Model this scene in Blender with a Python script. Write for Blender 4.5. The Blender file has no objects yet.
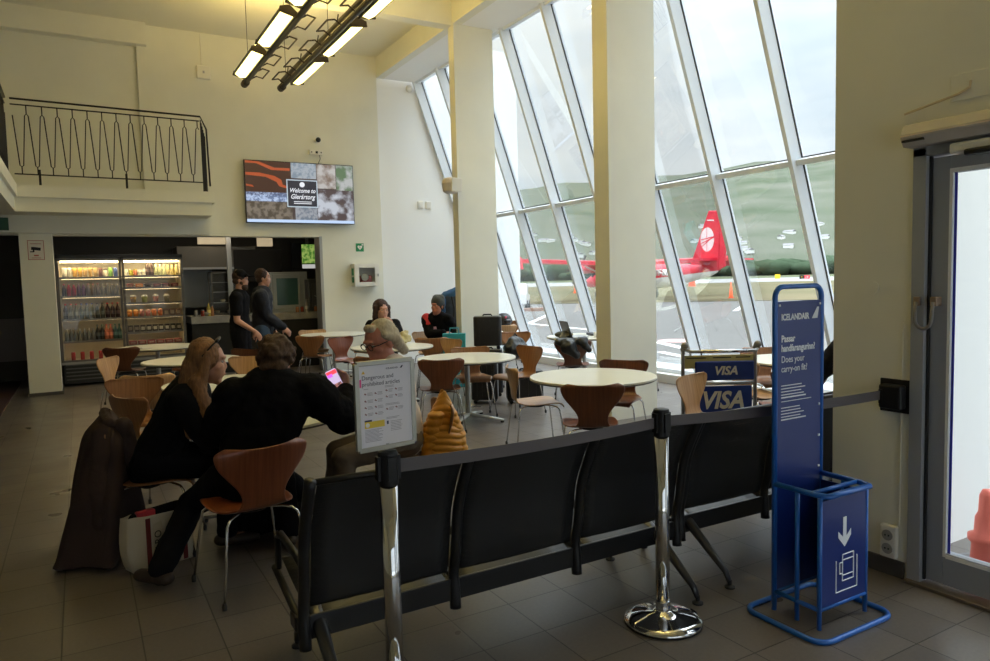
import bpy, bmesh, math, random
from mathutils import Vector, Matrix, Euler
random.seed(7)
C = bpy.context.scene
col = C.collection
R = math.radians
# ---------------------------------------------------------------- camera
cam_d = bpy.data.cameras.new('camera'); cam = bpy.data.objects.new('camera', cam_d); col.objects.link(cam)
FPX = 714.42
cam_d.sensor_width = 36.0; cam_d.lens = 36.0 * FPX / 990.0; cam_d.clip_end = 6000; cam_d.clip_start = 0.05
YAW, PITCH, ROLL = 0.525627, -0.0710337, -0.0250287
fw = Vector((math.sin(YAW)*math.cos(PITCH), math.cos(YAW)*math.cos(PITCH), math.sin(PITCH)))
rt = Vector((math.cos(YAW), -math.sin(YAW), 0)); up = rt.cross(fw)
r2 = rt*math.cos(ROLL) + up*math.sin(ROLL); u2 = -rt*math.sin(ROLL) + up*math.cos(ROLL)
cam.matrix_world = Matrix(((r2.x, u2.x, -fw.x, 0), (r2.y, u2.y, -fw.y, 0), (r2.z, u2.z, -fw.z, 1.58), (0, 0, 0, 1)))
C.camera = cam
# ---------------------------------------------------------------- world: overcast sky
w = bpy.data.worlds.new('world'); C.world = w; w.use_nodes = True
nt = w.node_tree; nt.nodes.clear()
def N(t, **k):
    n = nt.nodes.new(t)
    for a, b in k.items(): setattr(n, a, b)
    return n
out = N('ShaderNodeOutputWorld'); bg = N('ShaderNodeBackground')
tc = N('ShaderNodeTexCoord'); sep = N('ShaderNodeSeparateXYZ')
nt.links.new(tc.outputs['Generated'], sep.inputs[0])
mp = N('ShaderNodeMapping'); mp.inputs['Scale'].default_value = (1.0, 1.0, 3.2)
nt.links.new(tc.outputs['Generated'], mp.inputs['Vector'])
noi = N('ShaderNodeTexNoise'); noi.inputs['Scale'].default_value = 3.1; noi.inputs['Detail'].default_value = 5; noi.inputs['Roughness'].default_value = .5
nt.links.new(mp.outputs[0], noi.inputs['Vector'])
rmp = N('ShaderNodeValToRGB'); rmp.color_ramp.elements[0].position = .38; rmp.color_ramp.elements[1].position = .6
rmp.color_ramp.elements[0].color = (.66, .74, .82, 1); rmp.color_ramp.elements[1].color = (.90, .92, .94, 1)
nt.links.new(noi.outputs['Fac'], rmp.inputs[0])
ma = N('ShaderNodeMapRange'); ma.inputs['From Min'].default_value = 0.0; ma.inputs['From Max'].default_value = 1.0
ma.inputs['To Min'].default_value = .76; ma.inputs['To Max'].default_value = 10.0
pw_ = N('ShaderNodeMath', operation='POWER'); pw_.inputs[1].default_value = 3.5; mx0 = N('ShaderNodeMath', operation='MAXIMUM'); mx0.inputs[1].default_value = 0.0
nt.links.new(sep.outputs['Z'], mx0.inputs[0]); nt.links.new(mx0.outputs[0], pw_.inputs[0]); nt.links.new(pw_.outputs[0], ma.inputs['Value'])
SKY = 1.06
ml = N('ShaderNodeMath', operation='MULTIPLY'); ml.inputs[1].default_value = SKY
nt.links.new(ma.outputs[0], ml.inputs[0])
nt.links.new(rmp.outputs[0], bg.inputs['Color']); nt.links.new(ml.outputs[0], bg.inputs['Strength'])
nt.links.new(bg.outputs[0], out.inputs['Surface'])
# ---------------------------------------------------------------- exposure
vs = C.view_settings; vs.view_transform = 'Standard'; vs.look = 'None'; vs.gamma = 1; vs.use_curve_mapping = False
vs.exposure = 0.60
C.cycles.use_denoising = True
C.cycles.max_bounces = 8; C.cycles.diffuse_bounces = 5; C.cycles.transparent_max_bounces = 16
C.cycles.sample_clamp_indirect = 4.0
LAMP = 3.4        # strength of the ceiling lamp diffusers
FRIDGE = 3.0
# daylight portals in the bay glazing and the two added windows (guide the sky light, add none)
XD_P = 3.72
def portal(name, loc, sx, sy, rot):
    l = bpy.data.lights.new(name, 'AREA'); l.shape = 'RECTANGLE'; l.size = sx; l.size_y = sy; l.cycles.is_portal = True
    o = bpy.data.objects.new(name, l); o.location = loc; o.rotation_euler = rot; col.objects.link(o)
portal('added_back_window_portal', (1.1, -2.45, 1.35), 4.2, 2.5, (R(-90), 0, 0))
portal('added_right_window_portal', (XD_P, -1.15, 1.35), 2.5, 2.5, (0, R(90), 0))
portal('window_portal', (6.72, 7.6, 2.75), 10.4, 5.7, (0, 0, 0))
po = bpy.data.objects['window_portal']
nrm = Vector((1, 0, .345)).normalized()      # outward; light -Z must point inward
zx = nrm; yx = Vector((-.345, 0, 1)).normalized(); xx = yx.cross(zx)
po.matrix_world = Matrix(((xx.x, yx.x, zx.x, 6.78), (xx.y, yx.y, zx.y, 7.6), (xx.z, yx.z, zx.z, 2.75), (0, 0, 0, 1)))
# ---------------------------------------------------------------- materials
_m = {}
def mat(name, rgb, rough=.6, metal=0.0, var=0.0, scale=8.0, bump=0.0, bscale=None, stretch=(1, 1, 1), rgb2=None, spec=.5, emit=None, coat=0.0):
    if name in _m: return _m[name]
    m = bpy.data.materials.new(name); m.use_nodes = True; t = m.node_tree; b = t.nodes['Principled BSDF']
    b.inputs['Base Color'].default_value = (*rgb, 1); b.inputs['Roughness'].default_value = rough; b.inputs['Metallic'].default_value = metal
    b.inputs['Specular IOR Level'].default_value = spec; b.inputs['Coat Weight'].default_value = coat
    if emit: b.inputs['Emission Color'].default_value = (*emit[0], 1); b.inputs['Emission Strength'].default_value = emit[1]
    if var or bump or rgb2:
        tc = t.nodes.new('ShaderNodeTexCoord'); mp = t.nodes.new('ShaderNodeMapping'); mp.inputs['Scale'].default_value = stretch
        t.links.new(tc.outputs['Object'], mp.inputs[0])
        n = t.nodes.new('ShaderNodeTexNoise'); n.inputs['Scale'].default_value = scale; n.inputs['Detail'].default_value = 4
        t.links.new(mp.outputs[0], n.inputs['Vector'])
        if var or rgb2:
            r = t.nodes.new('ShaderNodeValToRGB'); r.color_ramp.elements[0].position = .3; r.color_ramp.elements[1].position = .7
            c2 = rgb2 or tuple(min(1, c*(1+var)) for c in rgb); c1 = rgb if rgb2 else tuple(c*(1-var) for c in rgb)
            r.color_ramp.elements[0].color = (*c1, 1); r.color_ramp.elements[1].color = (*c2, 1)
            t.links.new(n.outputs['Fac'], r.inputs[0]); t.links.new(r.outputs[0], b.inputs['Base Color'])
        if bump:
            n2 = n
            if bscale:
                n2 = t.nodes.new('ShaderNodeTexNoise'); n2.inputs['Scale'].default_value = bscale; n2.inputs['Detail'].default_value = 3
                t.links.new(mp.outputs[0], n2.inputs['Vector'])
            bp = t.nodes.new('ShaderNodeBump'); bp.inputs['Strength'].default_value = bump; bp.inputs['Distance'].default_value = .01
            t.links.new(n2.outputs['Fac'], bp.inputs['Height']); t.links.new(bp.outputs[0], b.inputs['Normal'])
    _m[name] = m; return m
def glassy(name, tint=(1, 1, 1), refl=1.0, rough=0.0):
    m = bpy.data.materials.new(name); m.use_nodes = True; t = m.node_tree; t.nodes.clear()
    o = t.nodes.new('ShaderNodeOutputMaterial'); mx = t.nodes.new('ShaderNodeMixShader'); tr = t.nodes.new('ShaderNodeBsdfTransparent'); gl = t.nodes.new('ShaderNodeBsdfGlossy')
    fr = t.nodes.new('ShaderNodeFresnel'); fr.inputs['IOR'].default_value = 1.45
    mu = t.nodes.new('ShaderNodeMath'); mu.operation = 'MULTIPLY'; mu.inputs[1].default_value = refl
    tr.inputs[0].default_value = (*tint, 1); gl.inputs['Roughness'].default_value = rough
    t.links.new(fr.outputs[0], mu.inputs[0]); t.links.new(mu.outputs[0], mx.inputs[0]); t.links.new(tr.outputs[0], mx.inputs[1]); t.links.new(gl.outputs[0], mx.inputs[2]); t.links.new(mx.outputs[0], o.inputs[0])
    _m[name] = m; return m
def mesh_metal(name, rgb, open_=.15):
    m = bpy.data.materials.new(name); m.use_nodes = True; t = m.node_tree; b = t.nodes['Principled BSDF']
    b.inputs['Base Color'].default_value = (*rgb, 1); b.inputs['Roughness'].default_value = .45; b.inputs['Metallic'].default_value = .4
    tc = t.nodes.new('ShaderNodeTexCoord'); v = t.nodes.new('ShaderNodeTexVoronoi'); v.inputs['Scale'].default_value = 160; v.inputs['Randomness'].default_value = 0
    t.links.new(tc.outputs['Object'], v.inputs['Vector'])
    lt = t.nodes.new('ShaderNodeMath'); lt.operation = 'GREATER_THAN'; lt.inputs[1].default_value = open_
    t.links.new(v.outputs['Distance'], lt.inputs[0]); t.links.new(lt.outputs[0], b.inputs['Alpha'])
    _m[name] = m; return m
def tile_mat():
    m = bpy.data.materials.new('floor_tiles'); m.use_nodes = True; t = m.node_tree; b = t.nodes['Principled BSDF']
    tc = t.nodes.new('ShaderNodeTexCoord'); mp = t.nodes.new('ShaderNodeMapping'); mp.inputs['Location'].default_value = (-2.037 + .313*40, -2.592 + .316*40, 0)
    t.links.new(tc.outputs['Object'], mp.inputs[0])
    br = t.nodes.new('ShaderNodeTexBrick'); br.offset = 0; br.inputs['Brick Width'].default_value = .313; br.inputs['Row Height'].default_value = .316
    br.inputs['Scale'].default_value = 1; br.inputs['Mortar Size'].default_value = .0035; br.inputs['Mortar Smooth'].default_value = .2
    br.inputs['Color1'].default_value = (.132, .114, .102, 1); br.inputs['Color2'].default_value = (.163, .142, .127, 1); br.inputs['Mortar'].default_value = (.045, .038, .032, 1)
    t.links.new(mp.outputs[0], br.inputs['Vector'])
    n = t.nodes.new('ShaderNodeTexNoise'); n.inputs['Scale'].default_value = 60; n.inputs['Detail'].default_value = 4; t.links.new(tc.outputs['Object'], n.inputs['Vector'])
    mr = t.nodes.new('ShaderNodeMapRange'); mr.inputs['To Min'].default_value = .82; mr.inputs['To Max'].default_value = 1.15; t.links.new(n.outputs['Fac'], mr.inputs['Value'])
    mx = t.nodes.new('ShaderNodeMix'); mx.data_type = 'RGBA'; mx.blend_type = 'MULTIPLY'; mx.inputs[0].default_value = 1
    t.links.new(br.outputs['Color'], mx.inputs[6]); t.links.new(mr.outputs[0], mx.inputs[7]); t.links.new(mx.outputs[2], b.inputs['Base Color'])
    n2 = t.nodes.new('ShaderNodeTexNoise'); n2.inputs['Scale'].default_value = 3; t.links.new(tc.outputs['Object'], n2.inputs['Vector'])
    m2 = t.nodes.new('ShaderNodeMapRange'); m2.inputs['To Min'].default_value = .22; m2.inputs['To Max'].default_value = .42; t.links.new(n2.outputs['Fac'], m2.inputs['Value'])
    t.links.new(m2.outputs[0], b.inputs['Roughness'])
    bp = t.nodes.new('ShaderNodeBump'); bp.inputs['Strength'].default_value = .35; bp.inputs['Distance'].default_value = .003; bp.invert = True
    t.links.new(br.outputs['Fac'], bp.inputs['Height']); t.links.new(bp.outputs[0], b.inputs['Normal'])
    return m
def wood(name, c1, c2, rough=.32):
    m = bpy.data.materials.new(name); m.use_nodes = True; t = m.node_tree; b = t.nodes['Principled BSDF']
    tc = t.nodes.new('ShaderNodeTexCoord'); mp = t.nodes.new('ShaderNodeMapping'); mp.inputs['Scale'].default_value = (22, 1.2, 1.2)
    t.links.new(tc.outputs['Object'], mp.inputs[0]); n = t.nodes.new('ShaderNodeTexNoise'); n.inputs['Scale'].default_value = 3; n.inputs['Detail'].default_value = 6
    n.inputs['Distortion'].default_value = .4
    t.links.new(mp.outputs[0], n.inputs['Vector']); r = t.nodes.new('ShaderNodeValToRGB'); r.color_ramp.elements[0].position = .3; r.color_ramp.elements[1].position = .72
    r.color_ramp.elements[0].color = (*c1, 1); r.color_ramp.elements[1].color = (*c2, 1)
    t.links.new(n.outputs['Fac'], r.inputs[0]); t.links.new(r.outputs[0], b.inputs['Base Color']); b.inputs['Roughness'].default_value = rough
    b.inputs['Coat Weight'].default_value = .25; b.inputs['Coat Roughness'].default_value = .25
    _m[name] = m; return m
WALL = mat('wall_paint', (.79, .78, .68), .75, var=.02, scale=3, bump=.04, bscale=180)
WHITE = mat('white_paint', (.88, .88, .87), .7)
CEIL = mat('ceiling_paint', (.80, .78, .66), .85)
FRAME = mat('white_aluminium', (.74, .78, .83), .4)
GREYF = mat('grey_aluminium', (.36, .38, .42), .42, .2)
DARK = mat('dark_rubber', (.02, .02, .022), .6)
BLACK = mat('black_plastic', (.012, .012, .014), .4, spec=.3)
SKIRT = mat('dark_skirting', (.07, .065, .06), .5)
CHROME = mat('chrome', (.75, .75, .76), .12, 1.0)
STEEL = mat('brushed_steel', (.55, .55, .55), .35, 1.0)
GREYM = mat('grey_metal', (.42, .42, .41), .4, .7)
LAM = mat('white_laminate', (.80, .78, .66), .3, coat=.2)
EDGE = mat('dark_edge', (.05, .045, .04), .5)
GLASS = glassy('clear_glass', (.95, .98, .98), .4)
CGLASS = glassy('cabinet_glass', (.96, .97, .97), .6)
VENEER_LIT = wood('lit_tone_veneer', (.42, .23, .10), (.60, .37, .19))  # lit look of the chair wood, put into a paler tone
VENEER_SHADED = wood('shaded_tone_veneer', (.10, .030, .011), (.18, .058, .024))  # shaded look of backlit chair wood, put into a darker tone
TILE = tile_mat()
# ---------------------------------------------------------------- mesh helpers
class MB:
    def __init__(s): s.bm = bmesh.new()
    def box(s, x0, x1, y0, y1, z0, z1):
        v = [s.bm.verts.new((x, y, z)) for x in (x0, x1) for y in (y0, y1) for z in (z0, z1)]
        for f in ((0, 1, 3, 2), (4, 6, 7, 5), (0, 4, 5, 1), (2, 3, 7, 6), (0, 2, 6, 4), (1, 5, 7, 3)): s.bm.faces.new([v[i] for i in f])
        return s
    def hexa(s, lo, hi):
        a = [s.bm.verts.new(p) for p in lo]; b = [s.bm.verts.new(p) for p in hi]; n = len(a)
        s.bm.faces.new(a[::-1]); s.bm.faces.new(b)
        for i in range(n): s.bm.faces.new((a[i], a[(i+1) % n], b[(i+1) % n], b[i]))
        return s
    def rbox(s, c, sz, rx=0, ry=0, rz=0):
        M = Matrix.Translation(c) @ Euler((rx, ry, rz)).to_matrix().to_4x4(); h = [q/2 for q in sz]
        P = [M @ Vector((x*h[0], y*h[1], z*h[2])) for z in (-1, 1) for x, y in ((-1, -1), (1, -1), (1, 1), (-1, 1))]
        return s.hexa(P[:4], P[4:])
    def tube(s, pts, r, n=8, closed=False, flat=1.0):
        pts = [Vector(p) for p in pts]; k = len(pts); rs = r if isinstance(r, (list, tuple)) else [r]*k
        prev = None; rings = []
        for i, p in enumerate(pts):
            a = pts[i-1] if (i > 0 or closed) else p; b = pts[(i+1) % k] if (i < k-1 or closed) else p
            t = (b - a).normalized()
            if prev is None:
                x = t.orthogonal().normalized() if abs(t.z) > .99 else t.cross(Vector((0, 0, 1))).normalized()
            else:
                x = (prev - t*prev.dot(t)).normalized()
            prev = x; y = t.cross(x)
            rings.append([s.bm.verts.new(p + (x*math.cos(2*math.pi*j/n) + y*math.sin(2*math.pi*j/n)*flat)*rs[i]) for j in range(n)])
        m = k if closed else k-1
        for i in range(m):
            A = rings[i]; B = rings[(i+1) % k]
            for j in range(n): s.bm.faces.new((A[j], A[(j+1) % n], B[(j+1) % n], B[j]))
        if not closed: s.bm.faces.new(rings[0][::-1]); s.bm.faces.new(rings[-1])
        return s
    def lathe(s, prof, c=(0, 0, 0), n=24):
        rings = []
        for r, z in prof: rings.append([s.bm.verts.new((c[0]+r*math.cos(2*math.pi*j/n), c[1]+r*math.sin(2*math.pi*j/n), c[2]+z)) for j in range(n)])
        for A, B in zip(rings, rings[1:]):
            for j in range(n): s.bm.faces.new((A[j], A[(j+1) % n], B[(j+1) % n], B[j]))
        s.bm.faces.new(rings[0][::-1]); s.bm.faces.new(rings[-1]); return s
    def prism(s, poly, axis, a, b):
        def P(u, v, t): return {'x': (t, u, v), 'y': (u, t, v), 'z': (u, v, t)}[axis]
        return s.hexa([P(u, v, a) for u, v in poly], [P(u, v, b) for u, v in poly])
    def cap(s, a, b, ra, rb, flat=1.0, side=None, n=14, m=5):
        a = Vector(a); b = Vector(b); t = (b-a); L = t.length; t = t.normalized() if L > 1e-6 else Vector((0, 0, 1))
        x = Vector(side) if side is not None else t.orthogonal(); x = (x - t*x.dot(t)).normalized(); y = t.cross(x)
        rings = []
        for i in range(m+1):
            th = math.pi/2*(1 - i/m); rings.append((a - t*ra*math.sin(th), ra*math.cos(th)))
        for i in range(m+1):
            th = math.pi/2*i/m; rings.append((b + t*rb*math.sin(th), rb*math.cos(th)))
        R_ = []
        for p, r in rings:
            r = max(r, 1e-4); R_.append([s.bm.verts.new(p + (x*math.cos(2*math.pi*j/n) + y*math.sin(2*math.pi*j/n)*flat)*r) for j in range(n)])
        for A, B in zip(R_, R_[1:]):
            for j in range(n): s.bm.faces.new((A[j], A[(j+1) % n], B[(j+1) % n], B[j]))
        s.bm.faces.new(R_[0][::-1]); s.bm.faces.new(R_[-1]); return s
    def ell(s, c, rad, fwd=(0, 1, 0), upv=(0, 0, 1), n=18, m=12):
        f = Vector(fwd).normalized(); u = Vector(upv); u = (u - f*u.dot(f)).normalized(); l = f.cross(u); c = Vector(c); R_ = []
        for i in range(m+1):
            th = math.pi*i/m; R_.append([s.bm.verts.new(c + l*rad[0]*math.sin(th)*math.cos(2*math.pi*j/n) + f*rad[1]*math.sin(th)*math.sin(2*math.pi*j/n) + u*rad[2]*math.cos(th) + l*(1e-5*math.cos(2*math.pi*j/n)) + f*(1e-5*math.sin(2*math.pi*j/n))) for j in range(n)])
        for A, B in zip(R_, R_[1:]):
            for j in range(n): s.bm.faces.new((A[j], B[j], B[(j+1) % n], A[(j+1) % n]))
        s.bm.faces.new(R_[0]); s.bm.faces.new(R_[-1][::-1]); return s
    def grid(s, rows):
        V = [[s.bm.verts.new(p) for p in r] for r in rows]
        for A, B in zip(V, V[1:]):
            for j in range(len(A)-1): s.bm.faces.new((A[j], A[j+1], B[j+1], B[j]))
        return s
    def build(s, name, m, parent=None, smooth=False, bevel=0, solid=0, remesh=0, smoo=0, disp=None, norm=True, sub=0, offset=0):
        if norm: bmesh.ops.recalc_face_normals(s.bm, faces=s.bm.faces)
        me = bpy.data.meshes.new(name); s.bm.to_mesh(me); s.bm.free()
        o = bpy.data.objects.new(name, me); col.objects.link(o)
        mods = False
        if remesh:
            d = o.modifiers.new('r', 'REMESH'); d.mode = 'VOXEL'; d.voxel_size = remesh; mods = True
        if smoo:
            d = o.modifiers.new('s', 'SMOOTH'); d.iterations = smoo; d.factor = .5; mods = True
        if disp:
            tx = bpy.data.textures.new(name+'_folds', 'CLOUDS'); tx.noise_scale = disp[1]
            d = o.modifiers.new('d', 'DISPLACE'); d.texture = tx; d.strength = disp[0]; d.mid_level = .5; d.texture_coords = 'LOCAL'; mods = True
        if mods:
            me2 = bpy.data.meshes.new_from_object(o.evaluated_get(bpy.context.evaluated_depsgraph_get())); o.modifiers.clear(); o.data = me2; bpy.data.meshes.remove(me); me = me2; me.name = name
        me.materials.clear(); me.materials.append(m)
        if smooth or remesh:
            for p in me.polygons: p.use_smooth = True
        if solid:
            d = o.modifiers.new('solidify', 'SOLIDIFY'); d.thickness = solid; d.offset = offset
        if sub:
            d = o.modifiers.new('subdivide', 'SUBSURF'); d.levels = sub; d.render_levels = sub
        if bevel:
            d = o.modifiers.new('bevel', 'BEVEL'); d.width = bevel; d.segments = 2; d.limit_method = 'ANGLE'
        if parent: o.parent = parent
        return o
def tag(o, label, cat, group=None, kind=None):
    o['label'] = label; o['category'] = cat
    if group: o['group'] = group
    if kind: o['kind'] = kind
    return o
def thing(name, label, cat, loc=(0, 0, 0), rz=0, group=None):
    o = bpy.data.objects.new(name, None); o.empty_display_size = .1; col.objects.link(o)
    o.location = loc; o.rotation_euler = (0, 0, rz); return tag(o, label, cat, group)
def struct(name, mb, m, **k):
    o = mb.build(name, m, **k); o['kind'] = 'structure'; return o
def sbox(name, b, m, **k): return struct(name, MB().box(*b), m, **k)
def copy_tree(o, parent=None):
    c = o.copy(); col.objects.link(c)
    if parent: c.parent = parent
    for ch in [x for x in bpy.data.objects if x.parent == o]: copy_tree(ch, c)
    return c
def text(body, size, m, parent, loc, rot, name='lettering', align='LEFT', ext=.0006, shear=0, off=0.0, sx=1.0, space=1.0):
    d = bpy.data.curves.new(name, 'FONT'); d.body = body; d.size = size; d.extrude = ext; d.align_x = align; d.shear = shear; d.offset = off; d.space_character = space
    d.materials.append(m); d.resolution_u = 3
    o = bpy.data.objects.new(name, d); o.location = loc; o.rotation_euler = rot; o.scale = (sx, 1, 1); col.objects.link(o)
    me = bpy.data.meshes.new_from_object(o.evaluated_get(bpy.context.evaluated_depsgraph_get()))
    bpy.data.objects.remove(o); o = bpy.data.objects.new(name, me); o.location = loc; o.rotation_euler = rot; o.scale = (sx, 1, 1); col.objects.link(o)
    if parent: o.parent = parent
    return o
def arc(cx, cy, r, a0, a1, n=6): return [(cx + r*math.cos(R(a0 + (a1-a0)*i/n)), cy + r*math.sin(R(a0 + (a1-a0)*i/n))) for i in range(n+1)]
def rrect(w, h, r, n=5):
    x, y = w/2, h/2
    return arc(x-r, y-r, r, 0, 90, n) + arc(-x+r, y-r, r, 90, 180, n) + arc(-x+r, -y+r, r, 180, 270, n) + arc(x-r, -y+r, r, 270, 360, n)
# ================================================================ SETTING
YW = 12.72; XP = 4.975; XD = 3.57; ZC = 5.72
sbox('floor', (-7, 8.2, -2.8, 19, -.12, 0), TILE)
mb = MB().box(-7, XP, -2.8, YW+.3, ZC, ZC+.2); struct('ceiling', mb, CEIL)
sbox('trim_1', (-7, XP+.7, 9.62, 9.82, 5.33, ZC), WALL)                       # cross beam at the first column
sbox('trim_2', (-7, XP+.7, 6.07, 6.27, 5.33, ZC), WALL)                       # cross beam at the second column
# edge beam over the columns and the lit soffit of the window bay
sbox('trim_3', (XP, XP+.14, 2.45, YW, 5.35, ZC+.2), WALL)
sbox('trim_4', (XP+.14, 5.72, 2.45, YW, 5.35, 5.5), WHITE)
# far wall: bulkhead over the openings, the part between opening and window bay, bay end wall
struct('wall_far_left', MB().box(-7, 1.0, YW+.06, YW+.32, 2.42, ZC+.1), WALL)
struct('wall_far', MB().box(1.0, 3.8, YW, YW+.3, 2.42, ZC+.1).box(3.8, XP, YW, YW+.3, 0, ZC+.1), WALL)
sbox('wall_bay_end', (XP, 8.05, YW+.04, YW+.3, -.15, 6.2), WHITE)
sbox('trim_5', (-7, 1.14, YW-.12, YW+.07, 5.38, ZC+.05), WALL)                 # boxed duct along the wall head
sbox('trim_6', (-7, 1.93, YW-.08, YW+.06, 2.44, 2.72), WALL)                   # lowered edge below the gallery
o = struct('wall_pillar', MB().box(-.72, -.30, YW-.02, YW+.42, .0, 2.44), WALL)
sbox('trim_7', (-.74, -.28, YW-.035, YW+.44, 0, .05), SKIRT)
sbox('trim_8', (3.78, 3.83, YW-.01, YW+.31, 0, 2.43), GREYM)                  # metal jamb of the opening
# columns of the window bay
for i, (y, d) in enumerate(((9.58, .17), (6.07, .25))):
    o = tag(MB().box(XP, XP+.66, y, y+d, 0, 5.36).build('column', WALL), ['white column between the windows, the farther one with a speaker on it', 'white column between the windows, the nearer and wider one'][i], 'column'); o['kind'] = 'structure'
# door wall on the right, with the return wall of the window bay
DY0, DY1 = .45, 2.02
struct('wall_right', MB().box(XD, XD+.3, DY1, 2.45, 0, 5.6).box(XD, XD+.3, .15, DY0, 0, 5.6).box(XD, XD+.3, -2.8, -2.45, 0, 5.6).box(XD, XD+.3, -2.45, .15, 0, .1).box(XD, XD+.3, -2.45, .15, 2.6, 5.6).box(XD, XD+.3, DY0, DY1, 2.2, 5.6), WALL)
sbox('wall_bay_near', (XD+.03, 8.05, 2.17, 2.44, -.15, 6.2), WHITE)
sbox('wall_right_upper', (XD, XP+.14, 2.2, 2.45, 5.3, ZC+.2), WALL)
sbox('ceiling_entrance', (XD-.01, 5.4, -2.8, 2.45, 5.6, 5.9), CEIL)
sbox('baseboard_right', (XD-.015, XD, DY1+.02, 2.45, 0, .085), SKIRT)
sbox('wall_left', (-7.2, -7, -2.8, 19, 0, 6), WALL)
struct('wall_back', MB().box(-7, -1.0, -2.8, -2.6, 0, 6).box(3.2, XD+.3, -2.8, -2.6, 0, 6).box(-1.0, 3.2, -2.8, -2.6, 0, .1).box(-1.0, 3.2, -2.8, -2.6, 2.6, 6), WALL)
struct('window_added_back', MB().box(-1.0, 3.2, -2.7, -2.69, .1, 2.6), GLASS)  # glazing added behind the camera so daylight reaches the foreground
mb = MB()
for k in range(4): mb.box(-1.0+1.38*k, -.94+1.38*k, -2.74, -2.64, .1, 2.6)
struct('window_added_back_frame', mb.box(-1.0, 3.2, -2.74, -2.64, .1, .16).box(-1.0, 3.2, -2.74, -2.64, 2.54, 2.6), GREYF)
# ---- kitchen and lobby behind the opening
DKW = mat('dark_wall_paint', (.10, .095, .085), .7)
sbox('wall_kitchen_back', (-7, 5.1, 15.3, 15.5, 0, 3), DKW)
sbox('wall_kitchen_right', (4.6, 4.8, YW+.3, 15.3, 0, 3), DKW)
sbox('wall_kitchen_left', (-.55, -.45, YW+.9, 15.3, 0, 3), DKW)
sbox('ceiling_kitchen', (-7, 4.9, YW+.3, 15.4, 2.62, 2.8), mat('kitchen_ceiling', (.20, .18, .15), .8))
# ---- glazing: slanted wall, x = 7.54 - .345 z at its inner face
SL = .345; nx = Vector((1, 0, SL)).normalized(); sl = Vector((-SL, 0, 1)).normalized()
def wp(y, t, d): return Vector((7.54, y, 0)) + sl*t + nx*d     # t along the slope, d outward
T0 = .12; T1 = 5.68; TT = 2.87
def slab(y0, y1, t0, t1, d0, d1, mb=None):
    mb = mb or MB(); return mb.hexa([wp(y0, t0, d0), wp(y1, t0, d0), wp(y1, t0, d1), wp(y0, t0, d1)], [wp(y0, t1, d0), wp(y1, t1, d0), wp(y1, t1, d1), wp(y0, t1, d1)])
MY = [2.47 + .0, 2.83, 3.94, 5.05, 6.16, 7.27, 8.38, 9.49, 10.60, 11.71, 12.70]
for i, y in enumerate(MY):
    struct('window_mullion', slab(y-.024, y+.024, T0, T1, 0, .22), FRAME)
    g = MB(); slab(y-.034, y+.034, T0, T1, .165, .18, g); g = struct('window_gasket', g, DARK)
for a, b in zip(MY, MY[1:]):
    g = MB(); slab(a+.024, b-.024, T0, T1, .172, .184, g); struct('window_1', g, GLASS)
    struct('window_transom', slab(a+.028, b-.028, TT-.03, TT+.03, .06, .21), FRAME)
    mb = MB(); slab(a+.04, b-.04, TT+.03, TT+.042, .155, .165, mb); struct('window_gasket', mb, DARK)
    mb = MB(); slab(a+.028, b-.028, T1-.07, T1, .04, .21, mb); slab(a+.028, b-.028, T0-.03, T0+.07, .04, .21, mb); struct('window_rail', mb, FRAME)
sbox('window_sill', (7.40, 7.78, 2.44, 12.75, -.12, .13), WHITE)
# ---- door_1 with its frame (opening in the wall x = 3.57)
door = bpy.data.objects.new('door_1', None); col.objects.link(door); door['kind'] = 'structure'
MB().box(XD-.02, XD+.14, 1.955, DY1, 0, 2.16).box(XD-.02, XD+.14, DY0, DY0+.065, 0, 2.16).box(XD-.02, XD+.14, DY0, DY1, 2.12, 2.22).build('door_frame', GREYF, door, bevel=.003)
MB().box(XD+.02, XD+.07, 1.865, 1.945, .03, 2.11).box(XD+.02, XD+.07, .52, .60, .03, 2.11).box(XD+.02, XD+.07, .60, 1.865, .03, .19).box(XD+.02, XD+.07, .60, 1.865, 2.03, 2.11).build('door_leaf', GREYF, door, bevel=.003)
MB().box(XD+.035, XD+.05, .60, 1.865, .19, 2.03).build('door_glass', GLASS, door)
MB().box(XD+.018, XD+.03, 1.853, 1.867, .17, 2.05).box(XD+.018, XD+.03, .6, 1.853, .165, .185).box(XD+.018, XD+.03, .6, 1.853, 2.03, 2.05).build('glazing_bead', WHITE, door)
MB().box(XD+.03, XD+.034, 1.838, 1.850, .19, 2.03).build('glass_edge', mat('blue_edge_tape', (.03, .04, .45), .4), door)
MB().box(XD-.05, XD+.2, DY0, DY1, 0, .018).build('threshold', mat('bronze_threshold', (.16, .13, .10), .4, .4), door, bevel=.003)
MB().box(XD+.005, XD+.02, 1.944, 1.958, .03, 2.12).build('door_seal', DARK, door)
struct('window_added_right', MB().box(XD+.1, XD+.11, -2.45, .15, .1, 2.6), GLASS)  # unseen window, added to bring cool daylight onto the foreground
mb = MB()
for y in (-2.45, -1.6, -.75, .1): mb.box(XD+.06, XD+.16, y, y+.05, .1, 2.6)
struct('window_added_right_frame', mb.box(XD+.06, XD+.16, -2.45, .15, .1, .15).box(XD+.06, XD+.16, -2.45, .15, 2.55, 2.6), GREYF)
sbox('ground_street', (-30, 7.9, -60, -2.8, -.35, -.05), mat('street_paving', (.30, .29, .28), .9, var=.08, scale=2, spec=.1))
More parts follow.
